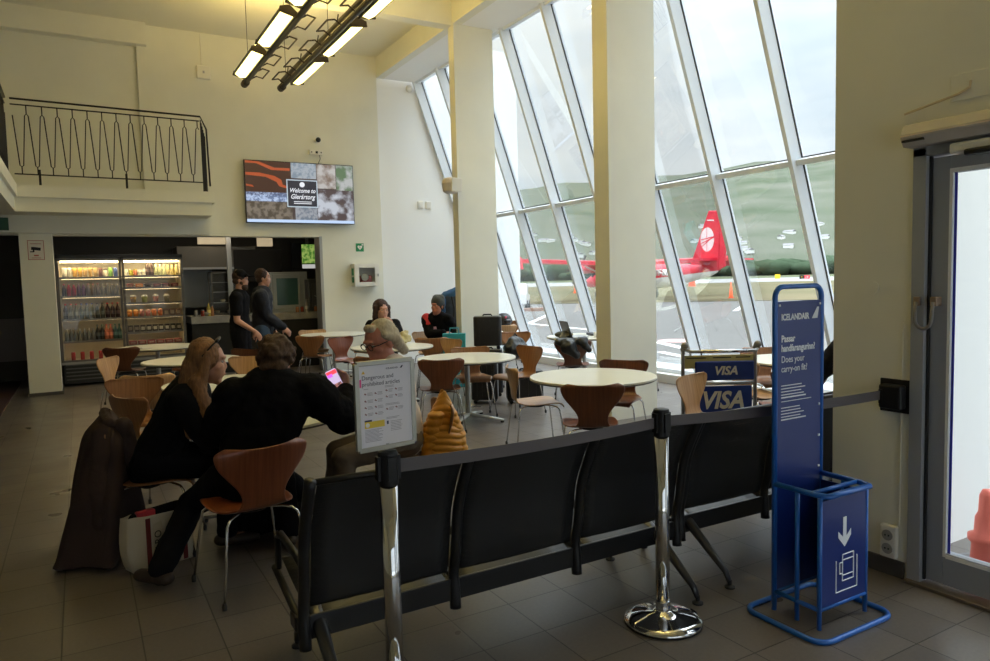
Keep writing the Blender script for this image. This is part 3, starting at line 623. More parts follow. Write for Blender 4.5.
# ================================================================ BENCHES
PERF = mesh_metal('perforated_black_steel', (.035, .035, .037), .22)
BF = mat('black_bench_frame', (.03, .03, .032), .35, .5)
def bench(name_label, x0, y0, n, rz, first_arm=True):
    t = thing('waiting_bench', name_label, 'bench', (x0, y0, 0), rz, 'black steel waiting benches')
    P = .65; Lw = P*n
    MB().box(-.02, Lw+.02, .04, .12, .215, .275).build('beam', BF, t, bevel=.006)
    # side profile of the backrest, y away from the camera is the seat side
    bp = cat_rom([(-.01, .33, 0), (-.035, .42, 0), (-.05, .52, 0), (-.075, .64, 0), (-.13, .76, 0), (-.19, .865, 0)], 4)
    for k in range(n):
        a, b = k*P+.028, (k+1)*P-.028
        m2 = MB().grid([[(x, p[0]-.012*math.sin(math.pi*(x-a)/(b-a)), p[1]) for x in [a+(b-a)*i/8 for i in range(9)]] for p in bp])
        bk = m2.build('backrest', PERF, t, smooth=True, solid=.004)
        q = bp[-1]; MB().tube([(a-.01, q[0]-.0, q[1]), ((a+b)/2, q[0]-.012, q[1]+.002), (b+.01, q[0], q[1])], .013, 8).build('top_rail', BF, bk, smooth=True)
        sp = cat_rom([(.0, .285, 0), (.05, .30, 0), (.16, .315, 0), (.30, .345, 0), (.42, .375, 0), (.47, .36, 0)], 4)
        st = MB().grid([[(x, p[0], p[1]) for x in [a+(b-a)*i/6 for i in range(7)]] for p in sp]).build('seat', PERF, t, smooth=True, solid=.004)
        MB().box(a-.01, b+.01, -.028, -.012, .205, .30).build('rear_panel', BF, t, bevel=.004)
    for k in range(n+1):
        x = k*P
        pts = [(x, p[0]-.008, p[1]) for p in cat_rom([(-.02, .17, 0), (-.015, .25, 0), (-.012, .33, 0), (-.035, .42, 0), (-.05, .52, 0), (-.075, .64, 0), (-.13, .76, 0), (-.19, .875, 0)], 3)]
        MB().tube(pts, [.022]*5+[.020]*(len(pts)-5), 10, flat=1.15).tube([(x, -.0, .25), (x, .16, .28), (x, .44, .34)], .016, 8).build('side_bracket', BF, t, smooth=True)
        if k in (0, n) or True:
            MB().tube([(x, -.06, .50), (x, .08, .52), (x, .30, .53), (x, .36, .50), (x, .37, .36)], [.014]*5, 8, flat=1.3).build('armrest', BF, t, smooth=True)
    for x in (.0+.06 if rz == 0 else .06, Lw-.14):
        l = MB().tube([(x, .06, .30), (x, -.02, .26), (x, -.16, .16), (x, -.28, .075), (x, -.305, .03)], [.03, .03, .024, .018, .014], 10, flat=.8).tube([(x, .06, .30), (x, .13, .25), (x, .24, .14), (x, .33, .075), (x, .345, .03)], [.03, .03, .024, .018, .014], 10, flat=.8).build('leg_frame', mat('grey_leg_metal', (.10, .10, .105), .3, .8), t, smooth=True)
        for yy in (-.307, .347): MB().lathe([(.026, 0), (.026, .008), (.010, .016), (.010, .04)], (x, yy, 0), 14).build('foot', DARK, l)
    return t
bench('three-seat black steel bench seen from behind, the nearer one on the left', .68, 2.72, 3, 0)
bench('black steel bench seen from behind, partly hidden by the blue luggage gauge', 2.70, 2.76, 3, R(-1))
# ================================================================ LUGGAGE GAUGE
BLU = mat('blue_powder_coat', (.012, .13, .52), .35, .1, coat=.3); NAVY = mat('navy_panel', (.008, .028, .19), .35); LET = mat('white_letter', (.88, .90, .94), .5)
g = thing('luggage_gauge', 'tall blue metal hand luggage gauge with white lettering, in front of the wall', 'luggage gauge', (2.722, 1.925, 0), 0)
W, D_, T = .33, .235, .0105
def rail(pts, name='frame_tube', r=T, closed=False): return MB().tube(pts, r, 10, closed=closed).build(name, BLU, g, smooth=True)
base = [(x+W/2-.01, y+D_/2-.0, T) for x, y in rrect(W+.19, D_+.18, .07)]
rail(base, 'base_loop', .0125, True)
rail([(x+W/2, D_+.0, z) for x, z in [(-W/2, .012), (-W/2, 1.45)] + [(q[0], q[1]) for q in arc(-W/2+.05, 1.465, .05, 180, 90, 5)] + [(q[0], q[1]) for q in arc(W/2-.05, 1.465, .05, 90, 0, 5)] + [(W/2, 1.45), (W/2, .012)]], 'tall_frame', .0125)
for x in (0, W): rail([(x, 0, .012), (x, 0, .60)], 'front_upright')
rail([(0, D_*.48, .012), (0, D_*.48, .60)], 'side_bar'); rail([(W, D_*.48, .012), (W, D_*.48, .60)], 'side_bar')
rail([(0, D_, .61), (0, .02, .61), (.02, -.03, .61), (W-.02, -.03, .61), (W, .02, .61), (W, D_, .61)], 'top_loop', .0125)
rail([(0, .0, .60), (W, .0, .60)], 'top_bar'); rail([(0, .045, .61), (W, .045, .61)], 'top_bar')
for z in (.10,): rail([(0, 0, z), (W, 0, z)], 'lower_bar'); rail([(0, D_, z), (W, D_, z)], 'lower_bar'); rail([(0, D_, z), (0, 0, z)], 'lower_bar')
tpn = MB().box(.008, W-.008, D_-.006, D_+.002, .10, 1.448).build('tall_panel', NAVY, g)
fp = MB().box(.008, W-.008, -.006, .002, .105, .585).build('front_panel', NAVY, g)
MB().box(W-.006, W, .01, D_, .105, .58).build('side_panel', NAVY, g)
yb = D_-.0068
def gt(s_, sz, x, z, **k): return text(s_, sz, LET, tpn, (x, yb, z), (R(90), 0, 0), ext=.0006, **k)
gt('ICELANDAIR', .040, .036, 1.362, off=.0012, sx=.86)
MB().prism([(.252, 1.362), (.292, 1.362), (.303, 1.415), (.290, 1.415)], 'y', yb-.001, yb+.002).build('airline_mark', LET, tpn)
gt('Passar', .044, .036, 1.262, off=.0012, sx=.86); gt('handfarangurinn?', .044, .036, 1.218, off=.0012, sx=.80)
gt('Does your', .044, .036, 1.167, sx=.86); gt('carry-on fit?', .044, .036, 1.123, sx=.86)
mb = MB(); rn = random.Random(8)
for k in range(4): mb.box(.036, .036+.17*(.8+.2*rn.random()), yb-.0008, yb+.001, 1.058-.014*k, 1.062-.014*k)
mb.box(.036, .250, yb-.0008, yb+.001, .985, .988)
for k in range(4): mb.box(.036, .036+.16*(.8+.2*rn.random()), yb-.0008, yb+.001, .955-.014*k, .959-.014*k)
for z in (1.002, .899): mb.box(.036, .21, yb-.001, yb+.001, z, z+.006)
mb.build('small_print', LET, tpn)
mb = MB()
for k in range(6): mb.rbox((W-.022, yb, .95-.15*k), (.010, .006, .010))
mb.rbox((W-.02, yb, 1.43), (.010, .006, .010)).rbox((.022, yb, 1.43), (.010, .006, .010)); mb.build('panel_screw', LET, tpn)
yf = -.0068
MB().prism([(W/2-.012, .49), (W/2+.012, .49), (W/2+.012, .40), (W/2+.045, .43), (W/2+.045, .402), (W/2, .355), (W/2-.045, .402), (W/2-.045, .43), (W/2-.012, .40)], 'y', yf-.001, yf+.002).build('arrow', LET, fp)
mb = MB()
def bar2(x0, z0, x1, z1, t=.006): mb.tube([(x0, yf, z0), (x1, yf, z1)], t/2, 4)
for a in (((.105, .30), (.105, .155)), ((.105, .155), (.255, .155)), ((.255, .155), (.255, .30)), ((.15, .32), (.23, .32)), ((.23, .32), (.23, .20)), ((.23, .20), (.15, .20)), ((.15, .20), (.15, .32)), ((.15, .295), (.23, .295)), ((.15, .225), (.23, .225)), ((.15, .285), (.13, .285)), ((.13, .285), (.13, .235)), ((.13, .235), (.15, .235))): bar2(*a[0], *a[1])
mb.build('bag_symbol', LET, fp)
for x in (W+.05,):
    wh = MB().rbox((W+.075, .10, .045), (.05, .012, .05), ry=.6).build('wheel_fork', BLU, g)
    MB().prism([(W+.09+.03*math.cos(i*math.pi/8), .06+.03*math.sin(i*math.pi/8)) for i in range(16)], 'y', .085, .115).build('caster', DARK, wh)
# ================================================================ TROLLEY
tr = thing('luggage_trolley', 'metal luggage trolley with blue advertising panels behind the belt', 'luggage trolley', (4.56, 4.17, 0), R(-30))
TW = .30
def tt(pts, n='frame_tube', r=.014, m=GREYM): return MB().tube(pts, r, 10).build(n, m, tr, smooth=True)
for s in (-1, 1):
    tt([(s*TW, -.0, .12), (s*TW, .0, .92), (s*TW, -.03, .97)], 'upright', .016)
    tt([(s*TW, .0, .14), (s*TW*.8, .75, .12)], 'side_rail'); MB().cap((s*TW, -.02, .965), (s*TW, -.06, 1.0), .026, .03).build('handle_boss', mat('grey_plastic', (.25, .24, .22), .6), tr, smooth=True)
tt([(-TW, -.05, .965), (-TW+.04, -.12, .955), (TW-.04, -.12, .955), (TW, -.05, .965)], 'push_handle', .014)
MB().tube([(-TW+.11, -.12, .955), (TW-.11, -.12, .955)], .0155, 10).build('handle_sleeve', CHROME, tr, smooth=True)
MB().box(-TW+.01, TW-.01, .0, .01, .80, .91).build('instruction_panel', mat('yellow_panel', (.50, .43, .16), .5), tr)
MB().box(-TW+.03, -TW+.19, -.004, .0, .885, .892).box(-.05, .10, -.004, 0, .885, .893).box(TW-.16, TW-.04, -.004, 0, .885, .893).build('black_bar', BLACK, tr)
p1 = MB().box(-.205, .285, -.03, -.008, .70, .862).build('upper_advert', NAVY, tr, bevel=.012)
p2_ = MB().box(-TW+.02, TW-.03, -.012, .0, .22, .652).build('lower_advert', mat('bright_navy', (.010, .035, .24), .3), tr)
tt([(-TW, .0, .675), (TW, 0, .675)], 'cross_bar', .015)
VL = mat('card_letter', (.62, .60, .55), .5)
text('VISA', .098, VL, p1, (.045, -.032, .75), (R(90), 0, 0), align='CENTER', shear=.25, off=.003, ext=.001)
text('VISA', .200, VL, p2_, (.02, -.014, .468), (R(90), 0, 0), align='CENTER', shear=.25, off=.006, ext=.001, sx=.9)
MB().box(-TW*.85, TW*.85, .02, .75, .13, .145).build('load_deck', GREYM, tr)
for s in (-1, 1): MB().prism([(.05+.07*math.cos(i*math.pi/8), .072+.07*math.sin(i*math.pi/8)) for i in range(16)], 'x', s*TW-.02, s*TW+.02).build('wheel', DARK, tr)
MB().prism([(.72+.06*math.cos(i*math.pi/8), .062+.06*math.sin(i*math.pi/8)) for i in range(16)], 'x', -.02, .02).build('wheel', DARK, tr)
# ================================================================ CEILING LAMPS
def glow(name, rgb, s): return mat(name, (0, 0, 0), .5, emit=(rgb, s))
LAMPM = mat('lamp_diffuser', (.8, .75, .6), .5, emit=((1.0, .84, .28), LAMP))
HOUS = mat('dark_bronze_metal', (.055, .045, .035), .45, .6)
def rail_thing(label, x, tubes):
    o = thing('lamp_rail', label, 'lamp rail', (x, 0, 4.6), 0, 'suspended lamp rails')
    for dx, dz, r in tubes: MB().tube([(dx, 1.6, dz), (dx, 11.25, dz)], r, 12).build('rail_tube', HOUS, o, smooth=True)
    MB().tube([(0, 11.2, 0), (0, 11.34, 0)], .055, 12).build('end_cap', HOUS, o)
    for y in (2, 4.6, 6, 8.9, 11): MB().tube([(0, y, .03), (0, y, ZC-4.6)], .004, 6).build('hanging_wire', HOUS, o)
    return o
rail_thing('single dark rail of the left row of hanging ceiling lamps', 2.33, [(0, 0, .035)])
rail_thing('double dark rail of the right row of hanging ceiling lamps', 2.87, [(0, 0, .035), (.0, .09, .03)])
def lamp_proto(sgn):
    o = thing('ceiling_lamp', 'lamp', 'ceiling lamp', (0, 0, 0))
    L = 1.22; prof = [(0.02, .0), (.0, .03), (.03, .075), (.10, .10), (.17, .075), (.20, .03), (.18, .0), (.165, .02), (.10, .055), (.035, .02)]
    MB().prism([(sgn*a, b) for a, b in prof], 'y', 0, L).build('housing', mat('grey_lamp_housing', (.20, .19, .15), .4, .5), o)
    MB().prism([(sgn*.03, .006), (sgn*.10, -.022), (sgn*.17, .006), (sgn*.17, .014), (sgn*.03, .014)], 'y', .03, L-.03).build('diffuser', LAMPM, o)
    MB().prism([(sgn*.05, .10), (sgn*.10, .118), (sgn*.15, .10)], 'y', .05, L-.05).build('uplight_tube', mat('uplight', (.8, .75, .6), .5, emit=((1.0, .725, .23), LAMP*7.8)), o)
    for q in (-.02, L): MB().prism([(sgn*.0, -.01), (sgn*.0, .05), (sgn*.10, .105), (sgn*.20, .05), (sgn*.20, -.01)], 'y', q, q+.02).build('end_plate', HOUS, o)
    mb = MB()
    for y in (.2, L-.2): mb.tube([(0, y, .03), (-sgn*.05, y, .0)], .012, 6)
    mb.build('clamp', HOUS, o); return o
LY = [9.75, 8.24, 6.72, 5.2, 3.7, 2.2]
lA = lamp_proto(-1); lB = lamp_proto(1)
WORD = ['farthest', 'second', 'third']
for i, y in enumerate(LY):
    for pr, x, nm in ((lA, 2.295, 'left'), (lB, 2.93, 'right')):
        o = pr if i == 0 else copy_tree(pr); o.location = (x, y, 4.58); o.rotation_euler = (0, R(14 if pr is lA else -8), 0)
        o['label'] = f'{WORD[i]} glowing tube lamp from the far wall on the {nm} rail' if i < 3 else '%s glowing tube lamp from the far wall on the %s rail, above the picture' % (['fourth', 'fifth', 'sixth'][i-3], nm); o['group'] = 'hanging ceiling lamps'
def clip_proto(s):
    return MB().tube([(0, 0, .0), (s*.08, 0, .05), (s*.17, 0, .03), (s*.17, .42, .03), (s*.08, .42, .05), (0, .42, 0)], .011, 6).tube([(s*.05, .0, .03), (s*.05, -.05, .10)], .008, 6)
cA = tag(clip_proto(1).build('rail_bracket', HOUS), '', 'bracket', 'spare lamp brackets on the rails'); cB = tag(clip_proto(-1).build('rail_bracket', HOUS), '', 'bracket', 'spare lamp brackets on the rails')
fa = fb = True
for y in (10.6, 9.9, 9.1, 8.3, 7.4, 6.6):
    o = cA if fa else copy_tree(cA); fa = False; o.location = (2.36, y, 4.6); o['label'] = 'empty dark bracket frame on the right side of the left lamp rail'
    o = cB if fb else copy_tree(cB); fb = False; o.location = (2.84, y, 4.6); o['label'] = 'empty dark bracket frame on the left side of the right lamp rail'
# ================================================================ GALLERY
GX0, GX1, GY = -.70, 1.90, 12.08
struct('trim_9', MB().box(-7, GX1, GY, YW+.05, 2.70, 2.90).box(GX0-6.3, GX0, 4, GY, 2.70, 2.90), WALL)       # gallery slab, lower step
struct('trim_10', MB().box(-7, GX1+.04, GY-.04, YW+.05, 2.90, 3.07).box(-7, GX0+.04, 4, GY-.04, 2.90, 3.07), WALL)
IRON = mat('black_iron', (.018, .016, .015), .45, .4)
rg = thing('gallery_railing', 'black iron railing with zigzag bars on the gallery', 'railing', (0, 0, 3.07))
y0 = GY+.06
MB().tube([(GX0+.02, y0, 1.20), (GX1-.1, y0, 1.17), (GX1-.02, y0+.0, .98), (GX1-.0, y0+.02, .10)], .022, 10, flat=.6).build('handrail', IRON, rg, smooth=True)
MB().tube([(GX0+.02, y0, 1.12), (GX1-.12, y0, 1.10)], .010, 6).tube([(GX0+.02, y0, .16), (GX1-.04, y0, .15)], .010, 6).build('rail_bar', IRON, rg)
def zig(P0, d, n, pitch, mb):
    d = Vector(d); 
    for k in range(n):
        a = Vector(P0) + d*(k*pitch); b = a + d*pitch; m_ = a + d*(pitch/2); h0, h1 = .26, 1.00; w_ = .022
        pts = [b*0 + a + d*w_ + Vector((0, 0, h1-.03)), m_ - d*w_ + Vector((0, 0, h0+.02)), m_ + Vector((0, 0, h0)), m_ + d*w_ + Vector((0, 0, h0+.02)), b - d*w_ + Vector((0, 0, h1-.03)), b + Vector((0, 0, h1)), b + d*w_ + Vector((0, 0, h1-.03))]
        mb.tube(pts, .008, 6); mb.tube([m_+Vector((0, 0, h0)), m_+Vector((0, 0, .16))], .008, 6); mb.tube([b+Vector((0, 0, h1)), b+Vector((0, 0, 1.11))], .008, 6)
mb = MB(); zig((GX0+.02, y0, 0), (1, 0, 0), 13, .187, mb); mb.build('zigzag_bars', IRON, rg)
for x in (GX0+.32, GX0+1.42, GX1-.08): MB().rbox((x, y0, .10), (.03, .02, .26)).build('post', IRON, rg)
for k in range(6): MB().tube([(GX1-.10+.018*k, y0+.0+.05*k, .0), (GX1-.10+.018*k, y0+.05*k, 1.12-.04*k)], .008, 6).build('end_bar', IRON, rg)
rg2 = thing('gallery_railing', 'black iron railing running towards the viewer at the far left edge', 'railing', (0, 0, 3.07))
x0 = GX0-.04
MB().tube([(x0, GY-.02, 1.19), (x0, 6, 1.19)], .022, 10, flat=.6).build('handrail', IRON, rg2, smooth=True)
MB().tube([(x0, GY-.02, 1.11), (x0, 6, 1.11)], .010, 6).tube([(x0, GY-.02, .16), (x0, 6, .16)], .010, 6).build('rail_bar', IRON, rg2)
mb = MB(); zig((x0, GY-.05, 0), (0, -1, 0), 30, .187, mb); mb.build('zigzag_bars', IRON, rg2)
# ================================================================ ON THE FAR WALL
tv = thing('television', 'wide wall television showing a welcome slide', 'television', (3.465, 12.61, 2.645), 0)
TWd, TH = 1.90, 1.055
MB().box(-TWd/2, TWd/2, -.02, .03, 0, TH).build('casing', BLACK, tv, bevel=.006)
MB().box(-.35, .35, .03, .1, .25, .75).build('wall_bracket', BLACK, tv)
def scr(name, x0, x1, z0, z1, rgb, s=.55, yy=-.0215, par=None, poly=None, rgb2=None, sc=8):
    m = bpy.data.materials.new('screen_'+name); m.use_nodes = True; t = m.node_tree; b = t.nodes['Principled BSDF']; b.inputs['Base Color'].default_value = (.01, .01, .01, 1); b.inputs['Roughness'].default_value = .3
    b.inputs['Emission Color'].default_value = (*rgb, 1); b.inputs['Emission Strength'].default_value = s
    if rgb2:
        tc = t.nodes.new('ShaderNodeTexCoord'); n = t.nodes.new('ShaderNodeTexNoise'); n.inputs['Scale'].default_value = sc; n.inputs['Detail'].default_value = 4; t.links.new(tc.outputs['Object'], n.inputs['Vector'])
        mx = t.nodes.new('ShaderNodeMix'); mx.data_type = 'RGBA'; r = t.nodes.new('ShaderNodeValToRGB'); r.color_ramp.elements[0].position = .42; r.color_ramp.elements[1].position = .58; t.links.new(n.outputs['Fac'], r.inputs[0]); t.links.new(r.outputs[0], mx.inputs[0])
        mx.inputs[6].default_value = (*rgb, 1); mx.inputs[7].default_value = (*rgb2, 1); t.links.new(mx.outputs[2], b.inputs['Emission Color'])
    mb = MB()
    if poly: mb.prism(poly, 'y', yy, yy+.001)
    else: mb.box(x0, x1, yy, yy+.001, z0, z1)
    return mb.build(name, m, par or tv)
B_ = .012; a0, a1 = -TWd/2+B_, TWd/2-B_
sc0 = scr('screen', a0, a1, B_, TH-B_, (.08, .055, .05), .55, yy=-.0208)
scr('picture_hall_ceiling', a0, -.17, .47, TH-B_, (.07, .03, .02), par=sc0)
scr('picture_crowd_lights', a0, -.17, .36, .52, (.16, .22, .38), par=sc0, rgb2=(.55, .68, .95), sc=26)
scr('picture_dining_tables', a0, -.17, .06, .37, (.09, .07, .05), par=sc0, rgb2=(.24, .20, .16), sc=14)
for pz in ([(-.93, 1.0), (-.75, 1.0), (-.5, .90), (-.19, .90), (-.19, .945), (-.45, .94), (-.7, 1.03), (-.93, 1.04)], [(-.93, .80), (-.6, .78), (-.42, .70), (-.38, .63), (-.18, .58), (-.18, .62), (-.32, .66), (-.34, .74), (-.45, .80), (-.7, .845), (-.93, .845)], [(-.93, .62), (-.80, .60), (-.83, .635), (-.93, .65)]):
    scr('orange_ribbon', 0, 0, 0, 0, (.62, .12, .04), par=sc0, yy=-.0225, poly=pz, s=.45)
scr('picture_blue_interior', -.17, .27, .78, TH-B_, (.25, .32, .40), par=sc0, rgb2=(.45, .50, .55), sc=20)
scr('picture_cream_shop', .28, .62, .62, TH-B_, (.60, .58, .56), par=sc0, rgb2=(.25, .18, .14), sc=5)
scr('picture_plants', .63, a1, .60, TH-B_, (.14, .22, .12), par=sc0, rgb2=(.55, .56, .56), sc=5)
scr('picture_white_kitchen', .28, a1, .06, .60, (.62, .66, .74), par=sc0, rgb2=(.10, .07, .07), sc=4.5)
scr('picture_corridor', -.12, .27, .06, .30, (.18, .22, .28), par=sc0, rgb2=(.40, .42, .46), sc=16)
scr('bottom_banner', a0, a1, B_, .062, (.50, .65, .90), par=sc0, yy=-.0222, s=.7)
scr('white_frame', -.255, .285, .28, .755, (.62, .74, .85), par=sc0, yy=-.0232)
cd = scr('dark_card', -.238, .268, .297, .738, (.035, .035, .05), par=sc0, yy=-.0244)
TW_ = mat('screen_white', (.1, .1, .1), .4, emit=((.85, .88, .95), .65))
for s_, sz, z in (('Welcome to', .105, .535), ('Glerártorg', .115, .425)): text(s_, sz, TW_, sc0, (.015, -.0262, z), (R(90), 0, 0), align='CENTER', shear=.3, off=.0016, sx=.84)
MB().lathe([(.045, 0), (.045, .001)], n=20).build('round_logo', TW_, cd); lg = [c for c in bpy.data.objects if c.parent == cd][-1]; lg.location = (.015, -.0262, .672); lg.rotation_euler = (R(90), 0, 0)
MB().box(-.14, .17, -.0262, -.0255, .370, .382).box(-.14, .17, -.0262, -.0255, .340, .352).build('small_print', TW_, cd)
PLW = mat('white_plastic', (.78, .76, .70), .45)
cmt = thing('security_camera', 'small black and white dome camera on the wall above the television', 'camera', (3.80, YW, 4.12))
MB().cap((0, -.02, 0), (0, -.07, 0), .04, .035).build('bracket', PLW, cmt, smooth=True); MB().ell((.01, -.10, .0), (.045, .045, .045)).build('lens_dome', BLACK, cmt, smooth=True)
sbx = thing('socket_strip', 'small white socket box just above the television, cable hanging down', 'socket', (3.79, YW, 3.90))
MB().box(-.13, .11, -.045, 0, -.035, .05).build('box', PLW, sbx, bevel=.008); MB().box(-.02, .02, -.05, -.04, -.01, .03).box(-.10, -.08, -.05, -.04, 0, .02).box(.07, .09, -.05, -.04, 0, .02).build('socket_hole', BLACK, sbx)
MB().tube([(.05, -.03, -.03), (.06, -.04, -.1), (.0, -.05, -.22)], .005, 6).build('cable', BLACK, sbx)
rt_ = thing('wall_sensor', 'square white box high on the left part of the wall, cord above it', 'sensor', (1.97, YW, 5.08))
MB().box(-.11, .11, -.05, 0, -.11, .11).build('box', PLW, rt_, bevel=.02); MB().rbox((0, -.052, .0), (.03, .006, .04)).build('indicator', mat('grey_plastic_b', (.4, .4, .45), .5), rt_); MB().tube([(-.02, -.01, .10), (-.02, -.01, .62)], .006, 6).build('cord', PLW, rt_)
e = thing('first_aid_sign', 'small green defibrillator sign on the wall', 'sign', (4.535, YW, 2.235)); GRN = mat('sign_green', (.01, .24, .09), .5)
MB().box(-.075, .075, -.006, 0, -.075, .075).build('plate', GRN, e)
h = [(0, -.045), (-.042, -.0), (-.045, .02), (-.03, .035), (-.012, .032), (0, .018), (.012, .032), (.03, .035), (.045, .02), (.042, 0)]
MB().prism(h, 'y', -.009, -.005).box(.045, .06, -.009, -.005, .035, .065).box(.032, .070, -.009, -.005, .044, .056).build('heart_symbol', PLW, e); MB().prism([(.0, .02), (-.012, -.005), (0, -.003), (-.006, -.028), (.012, .004), (.0, .002)], 'y', -.011, -.008).build('flash_symbol', GRN, e)
e = thing('defibrillator_cabinet', 'white wall cabinet with a glass door holding a defibrillator', 'cabinet', (4.585, YW, 1.52))
mb = MB().box(-.235, -.225, -.19, 0, 0, .41).box(.225, .235, -.19, 0, 0, .41).box(-.235, .235, -.19, 0, 0, .01).box(-.235, .235, -.19, 0, .40, .41).box(-.235, .235, -.01, 0, 0, .41); mb.build('body', PLW, e)
d = MB().box(-.235, -.15, -.205, -.19, 0, .41).box(.15, .235, -.205, -.19, 0, .41).box(-.15, .15, -.205, -.19, 0, .075).box(-.15, .15, -.205, -.19, .335, .41).build('door', PLW, e, bevel=.003)
MB().box(-.15, .15, -.2, -.195, .075, .335).build('pane', CGLASS, d); MB().rbox((.21, -.21, .2), (.02, .02, .05)).build('latch', GREYM, d)
MB().box(-.10, .12, -.14, -.03, .012, .20).build('red_case', mat('case_red', (.35, .04, .03), .5), e, bevel=.02); MB().lathe([(.07, 0), (.07, .02)], n=20).build('dial', mat('case_grey', (.45, .42, .36), .5), e)
dd = [c for c in bpy.data.objects if c.name.startswith('dial')][-1]; dd.location = (-.03, -.15, .17); dd.rotation_euler = (R(90), 0, 0)
MB().box(-.238, -.2355, -.15, -.04, .20, .33).box(-.238, -.2355, -.15, -.04, .07, .17).build('green_sticker', GRN, e)
for x in (5.80, 5.97):
    o = thing('wall_switch', 'white square switch plate on the window bay end wall, ' + ('left one of the pair' if x < 5.9 else 'right one of the pair'), 'switch', (x, YW+.04, 3.05), 0, 'switches in the window bay')
    MB().box(-.06, .06, -.03, 0, -.075, .075).build('plate', PLW, o, bevel=.012); MB().box(-.035, .035, -.036, -.03, -.045, .045).build('rocker', PLW, o, bevel=.005)
o = thing('exit_sign', 'dark green sign at the far left edge under the gallery', 'sign', (-.93, 12.55, 2.56)); MB().box(-.1, .11, -.03, .03, -.09, .09).build('plate', mat('dark_green', (.01, .07, .04), .5), o)
o = thing('camera_notice', 'small notice with a black camera symbol on the white pillar', 'sign', (-.512, YW-.02, 2.19)); pp = MB().box(-.105, .105, -.006, 0, -.145, .145).build('sheet', mat('notice_paper', (.75, .70, .64), .5), o)
RDN = mat('notice_red', (.42, .12, .10), .5)
mb = MB(); 
for a in (-.105, .097): mb.box(a, a+.008, -.008, -.004, -.145, .145)
for a in (-.145, .137): mb.box(-.105, .105, -.008, -.004, a, a+.008)
mb.build('red_border', RDN, o); MB().rbox((.0, -.009, .02), (.12, .004, .045), ry=.12).rbox((-.03, -.009, -.01), (.02, .004, .03)).rbox((-.05, -.009, -.025), (.05, .004, .015)).build('camera_symbol', BLACK, o)
MB().box(-.07, .07, -.008, -.005, .09, .098).box(-.03, .03, -.008, -.005, -.09, -.07).box(-.06, .06, -.008, -.005, -.12, -.112).build('small_print', RDN, o)
# loudspeaker on the first column
o = thing('wall_loudspeaker', 'rounded white loudspeaker on the far column', 'loudspeaker', (XP-.02, 9.60, 2.98)); MB().tube([(0, 0, 0), (-.06, -.03, 0)], .02, 8).build('bracket', PLW, o)
MB().lathe([(.06, -.115), (.115, -.09), (.13, .03), (.11, .10), (.06, .115)], (-.12, -.06, 0), 20).build('cabinet', mat('warm_white_plastic', (.62, .55, .50), .5), o, bevel=.02)
sp = MB().rbox((-.08, -.185, 0), (.17, .02, .20), rx=.1).build('grille', PLW, o, bevel=.02)
o = tag(MB().ell((0, 0, 0), (.07, .05, .07)).build('spot_lamp', PLW, smooth=True), 'small round white fitting at the top corner of the window bay', 'lamp'); o.location = (5.62, YW-.02, 5.22)
# ================================================================ RIGHT WALL DETAILS
ac = thing('air_curtain', 'long grey-white air curtain box above the glass door', 'air curtain', (XD, 0, 2.165))
def acp(u, z): return (u, z)
prof = [(-.005, .0), (-.09, .0), (-.115, .04), (-.112, .06), (-.09, .105), (-.005, .11)]
mb = MB(); mb.hexa([(u, .1, z) for u, z in prof], [(u, 2.03, z) for u, z in prof]); mb.build('housing', mat('warm_grey_housing', (.52, .48, .44), .45), ac, bevel=.004)
MB().box(-.1175, -.110, .1, 2.028, .047, .053).build('trim_line', mat('pale_line', (.85, .72, .55), .4), ac)
MB().box(-.118, -.100, 1.92, 2.02, .032, .042).build('maker_plate', DARK, ac).location = (-.001, 0, -.012)
o = thing('door_sensor', 'dark and white motion sensor above the glass door', 'sensor', (XD-.02, 1.72, 2.10)); MB().box(-.07, 0, -.18, .10, 0, .05).build('housing', PLW, o, bevel=.012); MB().rbox((-.06, -.05, -.002), (.05, .16, .03)).build('sensor_eye', BLACK, o, bevel=.01)
o = thing('cable_outlet', 'flat cream cover plate above the air curtain', 'outlet', (XD, 1.77, 2.40)); MB().box(-.008, 0, -.09, .09, -.05, .07).build('plate', WALL, o, bevel=.003); MB().tube([(-.01, .0, .03), (-.015, .0, .0), (-.015, .05, -.02), (-.01, .30, -.06)], .006, 6).build('cable', mat('cream_cable', (.6, .5, .35), .5), o)
o = thing('cable_loop', 'grey flexible door cable loop between frame and door leaf', 'cable', (XD-.024, 0, 1.40))
CB = mat('grey_cable', (.22, .20, .19), .5)
MB().tube([(-.012, 1.985, .02), (-.02, 1.985, -.03)] + [(-.022, 1.945+.04*math.cos(R(a)), -.06+.05*math.sin(R(a))) for a in range(0, -181, -20)] + [(-.02, 1.905, -.03), (-.012, 1.905, .02)], .0085, 8).build('flexible_hose', CB, o, smooth=True)
MB().box(-.012, .004, 1.97, 2.0, .0, .045).build('end_plate', mat('brass_plate', (.35, .25, .18), .4, .6), o, bevel=.004); MB().box(-.012, .04, 1.89, 1.92, .0, .045).build('end_plate', _m['brass_plate'], o, bevel=.004)
o = thing('round_cover', 'small round cream blanking cover on the right wall', 'cover', (XD, 2.225, 1.49)); MB().tube([(0, 0, 0), (-.008, 0, 0)], .032, 24).build('plate', WALL, o)
o = thing('power_socket', 'double white power socket low on the right wall', 'socket', (XD, 2.112, .115)); 
MB().box(-.035, 0, -.042, .042, -.02, .15).build('box', PLW, o, bevel=.008)
for z in (.03, .10): 
    q = MB().tube([(-.034, 0, z), (-.038, 0, z)], .028, 20).build('socket_face', mat('socket_grey', (.35, .34, .32), .5), o)
    MB().box(-.041, -.037, -.012, -.006, z-.004, z+.004).box(-.041, -.037, .006, .012, z-.004, z+.004).build('socket_hole', BLACK, q)
